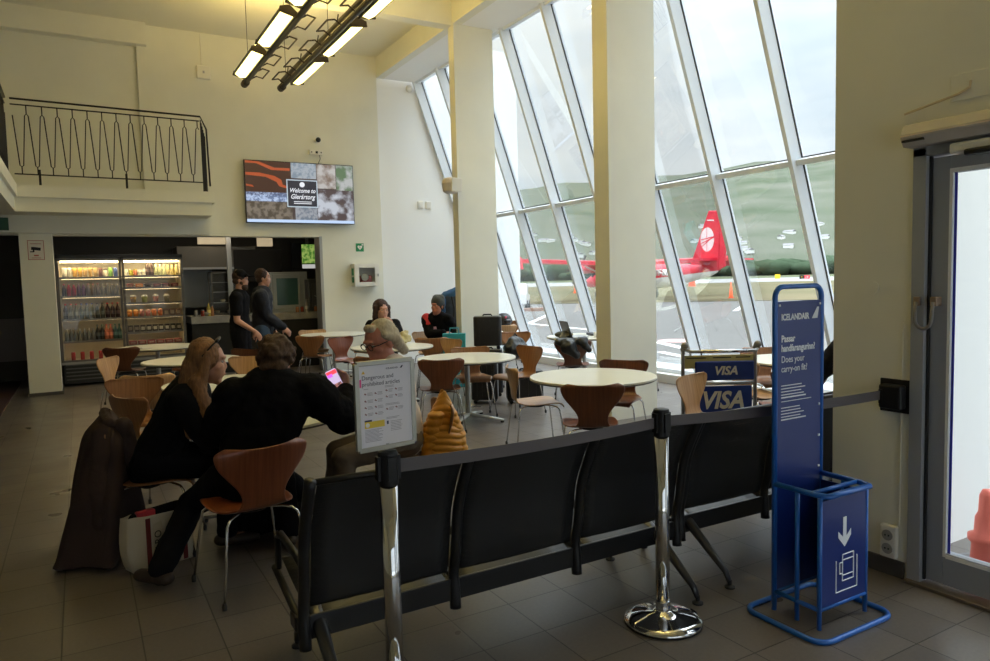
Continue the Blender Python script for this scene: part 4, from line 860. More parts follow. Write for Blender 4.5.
MB().tube([(-.01, -.03, .15), (-.008, -.045, .16), (-.006, -.048, 1.2)], .004, 6).build('cable', WALL, o)
# ================================================================ DRINKS FRIDGE
fr = thing('drinks_fridge', 'wide lit self-service fridge with glass doors and shelves of drinks', 'fridge', (-.30, 13.62, 0))
FW = 1.90
FBK = mat('fridge_black', (.02, .02, .02), .4); FIN = mat('fridge_interior', (.75, .68, .52), .5)
MB().box(0, .03, 0, .75, .04, 2.16).box(FW-.03, FW, 0, .75, .04, 2.16).box(0, FW, 0, .75, 2.06, 2.16).box(0, FW, 0, .75, .04, .38).box(0, FW, .72, .75, .04, 2.16).build('casing', FBK, fr, bevel=.004)
MB().box(.03, FW-.03, .69, .715, .38, 2.06).box(.03, FW-.03, .05, .69, .38, .40).box(.03, .04, .05, .7, .38, 2.06).box(FW-.04, FW-.03, .05, .7, .38, 2.06).build('lining', FIN, fr)
mb = MB()
for z in (.10, .16, .22, .28, .34): mb.box(.05, FW-.05, -.012, .0, z, z+.018)
mb.build('vent_grille', mat('grille_grey', (.12, .12, .12), .5), fr)
MB().box(0, FW, -.03, 0, .36, .41).build('bumper_rail', GREYM, fr)
for a, b in ((.0, .94), (.95, FW)):
    dr = MB().box(a, a+.035, -.035, -.005, .40, 2.10).box(b-.035, b, -.035, -.005, .40, 2.10).box(a, b, -.035, -.005, 2.07, 2.10).box(a, b, -.035, -.005, .40, .43).build('door', mat('door_profile', (.16, .15, .14), .4, .5), fr)
    MB().box(a+.035, b-.035, -.022, -.016, .43, 2.07).build('pane', CGLASS, dr)
FL = glow('fridge_light', (1.0, .76, .40), FRIDGE*9)
for a, b in ((.06, .90), (.99, FW-.06)): MB().box(a, b, .06, .10, 2.035, 2.055).build('light_tube', FL, fr)
SHL = [1.79, 1.48, 1.10, .74]; SHR = [1.80, 1.60, 1.34, 1.10, .84, .62]
SHM = mat('shelf_grey', (.30, .27, .24), .4, .4)
for z in SHL: s_ = MB().box(.04, .93, .05, .62, z-.022, z).box(.04, .93, .035, .05, z-.03, z+.006).build('shelf', SHM, fr); MB().box(.07, .90, .08, .10, z-.032, z-.024).build('light_tube', glow('shelf_light_tube', (1, .72, .36), FRIDGE*1.6), s_)
for z in SHR: s_ = MB().box(.96, FW-.04, .05, .62, z-.022, z).box(.96, FW-.04, .035, .05, z-.03, z+.006).build('shelf', SHM, fr); MB().box(.99, FW-.07, .08, .10, z-.032, z-.024).build('light_tube', _m['shelf_light_tube'], s_)
def colm(rgb, r=.3): return mat('drink_%d_%d_%d' % tuple(int(c*100) for c in rgb), rgb, r)
FX = fr.location.x; FY = fr.location.y
CAPM = {}
def drink(kind, x, z, rgb, label, group, cap=(.7, .7, .65), sc=1.0, name=None):
    key = (kind, rgb, cap, sc)
    if key in CAPM: o = copy_tree(CAPM[key])
    else:
        o = thing(name or {'can': 'drinks_can', 'bottle': 'drinks_bottle', 'tall': 'drinks_bottle', 'jar': 'jar', 'cup': 'salad_cup', 'box': 'sandwich_box', 'pack': 'food_pack', 'bowl': 'food_bowl'}[kind], label, {'can': 'can', 'bottle': 'bottle', 'tall': 'bottle', 'jar': 'jar', 'cup': 'cup', 'box': 'box', 'pack': 'packet', 'bowl': 'bowl'}[kind])
        if kind == 'can': MB().lathe([(.024, 0), (.031, .01), (.031, .135), (.024, .15)], n=12).build('body', colm(rgb), o, smooth=True); MB().lathe([(.024, .15), (.024, .153)], n=12).build('lid', STEEL, o)
        elif kind == 'bottle': MB().lathe([(.03, 0), (.032, .01), (.032, .12), (.015, .165), (.013, .185)], n=12).build('body', colm(rgb, .15), o, smooth=True); MB().lathe([(.015, .185), (.015, .20)], n=10).build('cap', colm(cap), o)
        elif kind == 'tall': MB().lathe([(.033, 0), (.035, .01), (.035, .15), (.014, .21), (.013, .235)], n=12).build('body', colm(rgb, .15), o, smooth=True); MB().lathe([(.016, .235), (.016, .255)], n=10).build('cap', colm(cap), o); MB().lathe([(.0357, .06), (.0357, .12)], n=12).build('label_band', colm(tuple(min(1, c*1.8+.05) for c in rgb)), o)
        elif kind == 'jar': MB().lathe([(.03, 0), (.034, .01), (.034, .09), (.028, .105)], n=12).build('body', colm(rgb, .2), o, smooth=True); MB().lathe([(.031, .105), (.031, .125)], n=12).build('lid', colm(cap), o)
        elif kind == 'cup': MB().lathe([(.035, 0), (.048, .10)], n=14).build('body', colm(rgb, .25), o, smooth=True); MB().lathe([(.05, .10), (.048, .11), (.03, .135)], n=14).build('lid', colm(cap, .2), o)
        elif kind == 'bowl': MB().lathe([(.05, 0), (.075, .06)], n=16).build('body', colm(cap), o, smooth=True); MB().lathe([(.07, .06), (.05, .08)], n=16).build('filling', colm(rgb), o, smooth=True)
        elif kind == 'box': MB().box(-.05, .05, -.05, .05, 0, .13).build('body', colm(rgb), o, bevel=.004); MB().box(-.032, .032, -.053, -.05, .03, .095).build('label_patch', colm(cap), o)
        elif kind == 'pack': MB().box(-.065, .065, -.06, .06, 0, .07).build('body', colm(rgb), o, bevel=.008); MB().box(-.04, .04, -.0625, -.06, .02, .05).build('label_patch', colm(cap), o)
        CAPM[key] = o
    o.location = (FX+x, FY+.15, z+.001); o.scale = (sc,)*3; o['label'] = label; o['category'] = o.get('category'); o['group'] = group
    return o
def row(seq, x0, x1, z, where, group, sc=1.0):
    n = sum(s[0] for s in seq); i = 0
    for cnt, kind, rgb, cap, lab in seq:
        for k in range(cnt):
            x = x0 + (x1-x0)*(i+.5)/n; i += 1
            drink(kind, x, z, rgb, f'{lab} on the {where}', group, cap, sc)
W_ = (.75, .72, .65)
row([(2, 'can', (.72, .70, .64), W_, 'white can'), (2, 'can', (.62, .36, .07), W_, 'gold can'), (3, 'can', (.50, .33, .14), W_, 'amber can'), (1, 'can', (.14, .06, .05), W_, 'dark red can'), (1, 'jar', (.72, .68, .58), (.06, .05, .05), 'pale jar with dark lid'), (1, 'can', (.25, .50, .10), W_, 'green can'), (1, 'can', (.06, .10, .30), W_, 'blue can')], .08, .90, 1.79, 'top left fridge shelf', 'drinks on the top left fridge shelf', 1.05)
row([(1, 'bottle', (.06, .05, .08), (.6, .1, .1), 'dark bottle'), (2, 'bottle', (.40, .04, .07), (.5, .45, .4), 'red bottle'), (2, 'bottle', (.15, .07, .16), (.5, .45, .4), 'purple bottle'), (3, 'bottle', (.25, .20, .20), (.45, .1, .1), 'brownish grey bottle'), (4, 'bottle', (.32, .30, .28), (.5, .5, .48), 'grey bottle')], .06, .90, 1.48, 'second left fridge shelf', 'bottles on the second left fridge shelf', 1.02)
row([(1, 'tall', (.05, .04, .04), (.6, .06, .05), 'tall dark bottle with red cap'), (2, 'tall', (.18, .17, .12), (.6, .06, .05), 'tall olive bottle with red cap'), (3, 'tall', (.16, .17, .14), (.08, .12, .45), 'tall grey bottle with blue cap'), (2, 'tall', (.09, .09, .07), (.05, .05, .05), 'tall black-green bottle'), (3, 'tall', (.06, .03, .03), (.6, .06, .05), 'tall cola-coloured bottle with red cap')], .06, .90, 1.10, 'third left fridge shelf', 'tall bottles on the third left fridge shelf')
row([(7, 'bottle', (.20, .20, .19), (.45, .45, .45), 'plain grey bottle'), (2, 'tall', (.05, .05, .04), (.05, .1, .05), 'tall dark green bottle'), (2, 'tall', (.55, .17, .10), (.5, .05, .05), 'tall orange-red bottle'), (2, 'tall', (.06, .13, .11), (.05, .15, .1), 'tall teal bottle')], .06, .90, .74, 'fourth left fridge shelf', 'bottles on the fourth left fridge shelf', .98)
row([(4, 'can', (.45, .04, .04), W_, 'red can'), (1, 'pack', (.60, .55, .50), (.5, .1, .1), 'pale packet'), (1, 'pack', (.40, .10, .12), (.7, .6, .5), 'dark red packet')], .10, .90, .401, 'bottom left fridge shelf', 'cans and packets at the bottom left of the fridge')
row([(1, 'jar', (.72, .70, .60), W_, 'white jar'), (1, 'jar', (.55, .50, .06), W_, 'yellow-green jar'), (1, 'jar', (.62, .20, .08), (.6, .5, .1), 'orange jar'), (2, 'jar', (.75, .72, .62), (.6, .6, .6), 'small pale jar'), (2, 'tall', (.06, .03, .02), (.1, .08, .05), 'tall dark brown bottle'), (3, 'bottle', (.48, .50, .28), (.7, .7, .6), 'pale green bottle'), (3, 'bottle', (.60, .50, .22), (.75, .6, .2), 'pale yellow bottle')], 1.0, 1.84, 1.80, 'top right fridge shelf', 'drinks on the top right fridge shelf', .94)
row([(1, 'bowl', (.30, .05, .04), (.6, .3, .2), 'red bowl'), (1, 'pack', (.85, .30, .05), (.9, .5, .2), 'orange packet'), (1, 'bowl', (.08, .06, .05), (.1, .07, .05), 'dark bowl'), (3, 'pack', (.22, .06, .06), (.4, .2, .15), 'dark red packet')], 1.0, 1.84, 1.60, 'second right fridge shelf', 'food on the second right fridge shelf', .88)
row([(1, 'cup', (.62, .38, .12), W_, 'orange-filled cup'), (1, 'cup', (.40, .45, .20), W_, 'green-filled cup'), (1, 'cup', (.50, .20, .12), W_, 'red-filled cup'), (1, 'cup', (.30, .28, .22), W_, 'brown-filled cup')], 1.02, 1.72, 1.34, 'third right fridge shelf', 'salad cups on the third right fridge shelf')
row([(2, 'cup', (.85, .32, .08), (.9, .5, .2), 'bright orange cup'), (2, 'cup', (.72, .30, .30), (.8, .5, .45), 'pink cup'), (2, 'cup', (.80, .25, .10), (.85, .4, .25), 'red-orange cup'), (3, 'box', (.16, .10, .08), (.45, .38, .3), 'small brown box')], .99, 1.85, 1.10, 'fourth right fridge shelf', 'cups and boxes on the fourth right fridge shelf', .9)
row([(2, 'box', (.05, .045, .04), (.35, .3, .25), 'black box with dull label'), (5, 'box', (.05, .045, .04), (.72, .66, .55), 'black box with white label'), (2, 'box', (.05, .05, .045), (.55, .5, .4), 'black box with beige label')], .99, 1.85, .84, 'fifth right fridge shelf', 'boxes on the fifth right fridge shelf', .85)
row([(6, 'pack', (.38, .12, .12), (.6, .4, .35), 'reddish packet')], .99, 1.85, .62, 'sixth right fridge shelf', 'packets on the sixth right fridge shelf', .95)
# ================================================================ KITCHEN
ct = thing('serving_counter', 'black kitchen counter with a pale stone worktop', 'counter', (1.72, 13.75, 0))
MB().box(0, 2.84, .03, .75, 0, .92).build('counter_front', mat('black_counter', (.008, .008, .008), .6), ct); MB().box(-.01, 2.86, 0, .78, .92, 1.05).build('worktop', mat('pale_stone', (.34, .32, .29), .4, var=.15, scale=9), ct, bevel=.006)
hd = thing('extractor_hood', 'long steel extractor hood over the serving counter', 'extractor hood', (1.62, 14.5, 1.93))
SH = mat('dull_steel', (.17, .155, .13), .42, .7)
MB().box(0, 1.42, 0, .7, 0, .42).build('hood_body', SH, hd, bevel=.01); MB().box(-.0, 1.42, -.02, .0, -.02, .02).build('lip', GREYM, hd); 
for x in (.15, .72): MB().lathe([(.20, 0), (.20, .004)], n=28).build('round_filter', mat('filter_steel', (.16, .15, .13), .5, .6), hd)
for i, q in enumerate([c for c in bpy.data.objects if c.parent == hd and c.name.startswith('round_filter')]): q.location = (.35+.72*i, -.003, .20); q.rotation_euler = (R(90), 0, 0)
o = thing('light_box', 'cream lit panel above the extractor hood', 'light panel', (1.98, 14.35, 2.38)); MB().box(0, .50, 0, .12, 0, .235).build('panel', mat('cream_lit_panel', (.6, .5, .34), .5, emit=((1, .8, .5), .25)), o, bevel=.01)
o = thing('light_box', 'cream lit panel right of the dark kitchen board', 'light panel', (3.05, 14.3, 2.34)); MB().box(0, .28, 0, .12, 0, .275).build('panel', _m['cream_lit_panel'], o, bevel=.01)
for (x, w2, lab) in ((1.95, .62, 'long bright strip light on the kitchen ceiling behind the beam'), (.62, .42, 'short bright strip light on the kitchen ceiling above the fridge')):
    o = thing('strip_light', lab, 'ceiling light', (x, 13.4, 2.553), 0, 'kitchen ceiling strip lights'); MB().box(0, w2, -.06, .5, .02, .06).build('housing', PLW, o); MB().box(.01, w2-.01, -.05, .48, .0, .02).build('diffuser', glow('kitchen_strip', (1, .86, .66), 3), o)
o = tag(MB().box(2.38, 2.46, 13.2, 13.26, 1.05, 2.62).build('steel_post', GREYM), 'thin steel post standing on the counter by the display case', 'post'); o.location = (0, .6, 0)
o = tag(MB().box(0, .90, 0, .06, 0, .62).build('menu_board', mat('matt_black_board', (.015, .013, .012), .7), bevel=.01), 'large black board hanging behind the two standing men', 'board'); o.location = (2.62, 14.45, 1.66)
sb = thing('splash_screen', 'grey steel back panel beside the fridge, above the counter', 'panel', (1.72, 14.9, 1.06)); MB().box(0, .56, 0, .03, .12, .86).build('panel', mat('grey_steel_panel', (.20, .21, .22), .4, .6), sb)
dc = thing('display_case', 'glass display case with shelves on the counter', 'display case', (2.12, 14.0, 1.05))
MB().box(0, .02, 0, .02, 0, .80).box(.5, .52, 0, .02, 0, .8).box(0, .02, .38, .40, 0, .8).box(.5, .52, .38, .4, 0, .8).box(0, .52, 0, .4, .78, .80).box(0, .52, 0, .4, 0, .03).build('frame', SH, dc)
for z in (.22, .42, .60): MB().box(.02, .5, .02, .38, z, z+.012).build('shelf', GREYM, dc)
MB().box(.02, .5, .004, .010, .03, .78).build('pane', CGLASS, dc)
for k in range(4):
    o = drink('bowl', 0, 0, (.55, .40, .20), 'small dish of pastries in the glass display case', 'dishes in the display case', (.6, .55, .45), .7); o.location = (2.22+.11*k, 14.16, 1.05+(.234 if k % 2 else .03)+.002)
ov = thing('combi_oven', 'white framed oven with a greenish glass door behind the men', 'oven', (3.20, 14.1, 1.05))
MB().box(0, .72, 0, .6, 0, .78).build('body', mat('oven_white', (.42, .44, .42), .4), ov, bevel=.01); dd = MB().box(.04, .58, -.03, 0, .06, .74).build('door', _m['oven_white'], ov, bevel=.01); MB().box(.11, .52, -.034, -.03, .14, .66).build('window', mat('green_glass', (.05, .12, .11), .1, spec=.6), dd); MB().tube([(.55, -.06, .2), (.55, -.06, .6)], .012, 8).build('handle', GREYM, dd)
cb = thing('kitchen_cabinet', 'dark grey appliance block at the right end of the kitchen', 'cabinet', (3.86, 13.72+.1, 1.06)); MB().box(0, .66, 0, .6, 0, .62).build('body', mat('dark_grey_enamel', (.06, .06, .06), .35), cb, bevel=.01); MB().box(.06, .60, -.012, 0, .08, .54).build('door', mat('grey_enamel', (.09, .09, .09), .3), cb); MB().tube([(.1, -.03, .3), (.45, -.03, .12)], .008, 6).build('handle', GREYM, cb)
ms = thing('menu_screen', 'screen with a green plant picture hanging in the kitchen', 'screen', (4.02, 14.35, 1.88)); MB().box(-.32, .36, 0, .05, 0, .52).build('casing', BLACK, ms); MB().box(-.02, .04, .05, .08, .2, .735).build('ceiling_bracket', GREYM, ms); scr('plant_picture', -.12, .18, .12, .50, (.05, .16, .02), .6, -.002, ms, rgb2=(.30, .42, .10), sc=14); scr('pale_picture', .18, .34, .10, .50, (.42, .32, .26), .5, -.002, ms); scr('price_strip', -.12, .34, .02, .10, (.5, .5, .48), .6, -.002, ms)
KC = [((.30, .05, .03), 'red'), ((.55, .42, .10), 'yellow'), ((.30, .28, .25), 'grey'), ((.45, .2, .08), 'orange')]
for k, (x, kind, ci) in enumerate([(1.80, 'jar', 2), (1.92, 'jar', 0), (2.02, 'tall', 1), (2.0, 'bowl', 2), (2.08, 'bottle', 3), (2.72, 'jar', 2), (3.62, 'jar', 3), (3.72, 'jar', 0), (3.80, 'tall', 2), (3.98, 'jar', 3), (4.14, 'jar', 0)]):
    rgb, nm = KC[ci]; kn = {'jar': 'pot', 'tall': 'tall bottle', 'bowl': 'dish', 'bottle': 'bottle'}[kind]
    o = drink(kind, 0, 0, rgb, f'{nm} {kn} at the front of the kitchen counter', 'pots and bottles on the kitchen counter', (.3, .28, .25), .95); o.location = (x, 13.83 - (.0 if k % 2 else .03), 1.051)
# lobby seen past the pillar
tb = thing('lobby_desk', 'dark desk in the dim lobby at the left edge', 'desk', (-1.75, 16.0, 0)); MB().box(-.9, .75, -.4, .4, 1.0, 1.08).build('desk_top', BLACK, tb)
for x in (-.8, .45): MB().box(x, x+.05, -.03, .03, 0, 1.0).build('leg', GREYM, tb)
o = thing('lounge_chair', 'dark upholstered seat in the lobby at the left edge', 'armchair', (-1.85, 14.5, 0), .4); MB().box(-.3, .3, -.3, .3, .22, .45).build('seat', DARK, o, bevel=.04); MB().box(-.3, .3, .22, .34, .3, .92).build('backrest', DARK, o, bevel=.04)
for sx in (-.26, .24):
    for sy in (-.26, .26): MB().box(sx, sx+.03, sy, sy+.03, 0, .24).build('leg', GREYM, o)
sbox('floor_dark_mat', (-3.5, -.95, 9.0, 15, .0, .012), mat('dark_red_carpet', (.05, .02, .02), .95))
sbox('wall_lobby_panel', (-3.2, -.6, 15.2, 15.3, .35, 1.1), mat('lobby_pale_panel', (.30, .28, .30), .6))
# ================================================================ PEOPLE
V = Vector
SKIN = mat('skin', (.52, .27, .19), .5, var=.06, scale=30); SKIN2 = mat('ruddy_skin', (.50, .20, .14), .5, var=.08, scale=30)
def ik(a, c, l1, l2, pole):
    a = V(a); c = V(c); d = c-a; L = d.length
    if L > (l1+l2)*.995: c = a + d.normalized()*(l1+l2)*.995; d = c-a; L = d.length
    L = max(L, abs(l1-l2)+.02); x = (l1*l1-l2*l2+L*L)/(2*L); h = math.sqrt(max(0, l1*l1-x*x)); dn = d.normalized(); p = V(pole); p = (p-dn*p.dot(dn)).normalized()
    return a + dn*x + p*h, c
def hand(mb, w_, d, n, side, curl=.5, s=1.0):
    """w_ wrist, d finger direction, n palm normal, side: +1 thumb along d x n"""
    d = V(d).normalized(); n = V(n); n = (n-d*n.dot(d)).normalized(); l = d.cross(n)*side; w_ = V(w_)
    mb.cap(w_, w_+d*.05*s, .026*s, .034*s, flat=.5, side=l); mb.cap(w_+d*.03*s, w_+d*.075*s, .038*s, .040*s, flat=.42, side=l)
    for i, (o, L) in enumerate(((.029, .068), (.010, .076), (-.010, .070), (-.029, .056))):
        a = w_ + d*.088*s + l*o*s; c = curl*(.85+.12*i)
        d1 = (d*math.cos(c*.7) + n*math.sin(c*.7)); b = a + d1*L*.52*s; d2 = (d*math.cos(c*1.6) + n*math.sin(c*1.6)); e = b + d2*L*.5*s
        mb.cap(a-d*.015*s, b, .0098*s, .0088*s, n=8, m=3); mb.cap(b, e, .0088*s, .0076*s, n=8, m=3)
    a = w_ + d*.03*s + l*.03*s; b = a + (l*.75+d*.6+n*.25).normalized()*.042*s; e = b + (d*.85+l*.2+n*.5).normalized()*.032*s
    mb.cap(a, b, .013*s, .0105*s, n=8, m=3); mb.cap(b, e, .0105*s, .009*s, n=8, m=3)
def person(name, label, J, skin=None, top=None, trous=None, shoe=None, hair=None, hairm=None, vox=.011, sc=1.0, bulky=0.0, sleeve=1.0, extras=None, collar=True, neckl=1.0, hdisp=.014):
    """J: pelvis, neck (base), head centre, look, side (left dir), wrists l/r with hand dirs, ankles l/r, toes, poles"""
    t = thing('person', label, 'person', (0, 0, 0)); skin = skin or SKIN
    pel, nk, hd = V(J['pelvis']), V(J['neck']), V(J['head']); look = V(J['look']).normalized(); lf = V(J['left']).normalized(); lfs = V(J.get('sleft', lf)).normalized()
    up_ = (hd-nk).normalized(); hup = V(J.get('hup', (0, 0, 1))); hup = (hup - look*hup.dot(look)).normalized()
    shw = J.get('shw', .175)*sc; ab = (nk-pel); chest = pel + ab*.72; tf = lf.cross(ab).normalized()  # torso front
    S = {1: nk - ab.normalized()*.055*sc + lfs*shw, -1: nk - ab.normalized()*.055*sc - lfs*shw}; Hp = {1: pel + lf*.088*sc, -1: pel - lf*.088*sc}
    E, Wr, K, A = {}, {}, {}, {}
    for s, k in ((1, 'l'), (-1, 'r')):
        E[s], Wr[s] = ik(S[s], J['wr'+k], .285*sc, .25*sc, J.get('ep'+k, V((0, 0, -1)) + lfs*s*.5))
        K[s], A[s] = ik(Hp[s], J['an'+k], .43*sc, .41*sc, J.get('kp'+k, (tf + V((0, 0, 1)))))
    # body
    b = MB()
    b.cap(pel-ab.normalized()*.02, pel+ab*.3, .135*sc, .118*sc, flat=.74, side=lf); b.cap(pel+ab*.3, pel+ab*.82, .118*sc, .145*sc, flat=.68, side=lf); b.cap(S[1]-lfs*.03, S[-1]+lfs*.03, .06*sc, .06*sc)
    b.cap(nk-up_*.03, nk+(hd-nk)*.55, .056*sc*neckl, .052*sc*neckl)
    for s in (1, -1):
        b.cap(S[s], E[s], .052*sc, .040*sc); b.cap(E[s], Wr[s], .040*sc, .026*sc); b.cap(Hp[s], K[s], .085*sc, .056*sc); b.cap(K[s], A[s], .054*sc, .036*sc)
        d, n = J['hd'+('l' if s > 0 else 'r')]; hand(b, Wr[s], d, n, s, J.get('curl', .5), sc)
        toe = V(J['to'+('l' if s > 0 else 'r')]); b.cap(A[s]-V((0, 0, .03)), A[s]-V((0, 0, .045))+toe.normalized()*.12*sc, .029*sc, .024*sc)
    # head
    hs = sc*J.get('hs', 1.0); side = hup.cross(look).normalized()
    def hp(f_, l_, u_): return hd + look*f_*hs + side*l_*hs + hup*u_*hs
    b.ell(hp(-.012, 0, .028), (.076*hs, .094*hs, .092*hs), look, hup); b.ell(hp(.022, 0, -.035), (.060*hs, .070*hs, .080*hs), look, hup); b.cap(hp(.055, -.015, -.098), hp(.055, .015, -.098), .022*hs, .022*hs)
    b.cap(hp(.074, 0, .018), hp(.090, 0, -.018), .010*hs, .013*hs, n=8); b.cap(hp(.084, -.010, -.026), hp(.084, .010, -.026), .011*hs, .011*hs, n=8)
    b.cap(hp(.080, 0, -.03), hp(.080, 0, -.056), .013*hs, .013*hs, n=8)
    b.cap(hp(.078, -.033, .034), hp(.084, 0, .034), .010*hs, .010*hs, n=8); b.cap(hp(.084, 0, .034), hp(.078, .033, .034), .010*hs, .010*hs, n=8)
    b.cap(hp(.080, -.014, -.058), hp(.080, .014, -.058), .012*hs, .012*hs, n=8); b.cap(hp(.062, -.035, -.01), hp(.05, -.045, -.02), .02*hs, .02*hs, n=8); b.cap(hp(.062, .035, -.01), hp(.05, .045, -.02), .02*hs, .02*hs, n=8)
    for s in (1, -1): b.ell(hp(-.008, s*.078, -.005), (.010*hs, .018*hs, .031*hs), look, hup, n=10, m=6)
    b.build('body', skin, t, remesh=vox*.72, smoo=2)
    for s in (1, -1):
        e = MB().ell(hp(.069, s*.030, .010), (.0120*hs, .0120*hs, .0085*hs), look, hup, n=10, m=6).build('eye', mat('eye_white', (.38, .35, .32), .35), t, smooth=True)
        MB().ell(hp(.0765, s*.030, .010), (.0060*hs, .0055*hs, .0060*hs), look, hup, n=8, m=5).build('iris', mat('dark_iris', (.04, .025, .02), .2), e, smooth=True)
        MB().cap(hp(.083, s*.018, .033), hp(.074, s*.045, .032), .004*hs, .003*hs, n=6, m=2).build('eyebrow', hairm or BLACK, t)
    MB().cap(hp(.090, -.014, -.058), hp(.090, .014, -.058), .0042*hs, .0045*hs, n=8, m=3).build('lips', mat('lip', (.45, .12, .10), .45), t, smooth=True)
    # trousers
    g = MB(); q = .014+bulky*.3
    g.cap(pel-ab.normalized()*.03, pel+ab*.22, (.142+q)*sc, (.135+q)*sc, flat=.80, side=lf)
    for s in (1, -1): g.cap(Hp[s], K[s], (.094+q*.6)*sc, (.066+q*.5)*sc); g.cap(K[s], A[s]+(K[s]-A[s])*.03, (.064+q*.5)*sc, (.055+q*.4)*sc)
    g.build('trousers', trous, t, remesh=vox, smoo=3, disp=(.018, .09))
    # shoes
    for s, k in ((1, 'l'), (-1, 'r')):
        toe = V(J['to'+k]).normalized(); a = A[s].copy(); h = MB(); up3 = V((0, 0, 1)); sd = toe.cross(up3)
        h.cap(a+V((0, 0, .0)), a-V((0, 0, .04)), .044*sc, .048*sc); h.cap(a-V((0, 0, .045))-toe*.035, a-V((0, 0, .055))+toe*.15*sc, .046*sc, .042*sc, flat=.8, side=sd)
        h.build('shoe', shoe, t, remesh=.009, smoo=2); 
    # top garment
    g = MB(); k_ = .020+bulky
    g.cap(pel+ab*.02, pel+ab*.35, (.140+k_)*sc, (.130+k_)*sc, flat=.80, side=lf); g.cap(pel+ab*.3, pel+ab*.80, (.128+k_)*sc, (.150+k_)*sc, flat=.74, side=lf)
    g.cap(S[1], S[-1], (.066+k_*.7)*sc, (.066+k_*.7)*sc); g.cap(nk-up_*.05, nk+up_*.012*neckl, .085*sc, .066*sc*neckl)
    for s in (1, -1):
        if sleeve > .6:
            g.cap(S[s], E[s], (.064+k_*.8)*sc, (.052+k_*.7)*sc); g.cap(E[s], Wr[s]+(E[s]-Wr[s])*.04, (.052+k_*.7)*sc, (.036+k_*.5)*sc)
        else:
            g.cap(S[s], S[s]+(E[s]-S[s])*.55, (.064+k_*.8)*sc, (.060+k_*.8)*sc)
    g.build('jacket' if bulky > .01 else 'shirt', top, t, remesh=vox, smoo=3, disp=(.022+bulky*.3, .10))
    if hair:
        h = MB(); hair(h, hp, hs)
        h.build('hair', hairm, t, remesh=vox*.8, smoo=2, disp=(hdisp, .028))
    if extras: extras(t, hp, hs, S, E, Wr, pel, nk, lf, tf)
    return t
BK = mat('black_wool', (.006, .006, .0075), .95, bump=.25, bscale=90, spec=.08); BK2 = mat('black_cotton', (.008, .008, .010), .9, bump=.2, bscale=60, spec=.1)
DT = mat('dark_trousers', (.008, .008, .011), .9, spec=.1); SHO = mat('dark_brown_leather', (.035, .022, .016), .5)
def strands(rgb, name, rgb2):
    return mat(name, rgb, .55, spec=.25, rgb2=rgb2, scale=14, stretch=(6, 6, .8), bump=.7, bscale=70)
# --- long-haired woman
def hair1(h, hp, s):
    h.ell(hp(-.022, 0, .04), (.090*s, .100*s, .100*s)); h.cap(hp(-.06, 0, -.03), hp(-.085, 0, -.20), .075*s, .065*s)
    h.cap(hp(-.085, -.0, -.20), hp(-.06, -.05, -.38), .06*s, .035*s)
    for sd in (1, -1): h.cap(hp(-.01, sd*.075, .03), hp(-.035, sd*.085, -.14), .03*s, .035*s); h.cap(hp(-.035, sd*.085, -.14), hp(.02, sd*.075, -.36), .038*s, .028*s); h.cap(hp(.02, sd*.075, -.36), hp(.04, sd*.06, -.44), .026*s, .010*s)
    h.cap(hp(-.05, -.085, -.1), hp(.0, -.125, -.26), .045*s, .038*s); h.cap(hp(.0, -.125, -.26), hp(.10, -.12, -.40), .038*s, .022*s); h.cap(hp(.0, -.10, -.2), hp(.13, -.06, -.40), .035*s, .018*s)
def ex1(t, hp, s, S, E, Wr, pel, nk, lf, tf):
    MB().tube([hp(-.03, .095, .04), hp(.02, .080, .105), hp(.045, .04, .128), hp(.05, 0, .132), hp(.045, -.04, .128), hp(.02, -.080, .105), hp(-.03, -.095, .04)], .005, 8).cap(hp(.040, .055, .125), hp(.048, .018, .134), .015, .015, flat=.6).cap(hp(.040, -.055, .125), hp(.048, -.018, .134), .015, .015, flat=.6).build('sunglasses', BLACK, t, smooth=True)
person('p1', 'woman with long light brown hair in a black jacket, seated in profile', dict(pelvis=(.34, 4.70, .56), neck=(.55, 4.56, .985), head=(.635, 4.475, 1.135), look=(.97, -.16, -.10), left=(.25, .97, 0), wrl=(.90, 4.78, .77), hdl=((1, .1, -.1), (0, .0, -1)), wrr=(.80, 4.50, .77), hdr=((1, .3, -.1), (0, 0, -1)), anl=(.80, 4.75, .09), anr=(.70, 4.52, .09), tol=(1, -.1, 0), tor=(1, -.1, 0), hs=1.08),
    top=BK2, trous=DT, shoe=SHO, hair=hair1, hairm=strands((.16, .075, .035), 'light_brown_hair', (.34, .17, .07)), vox=.010, bulky=.015, extras=ex1)
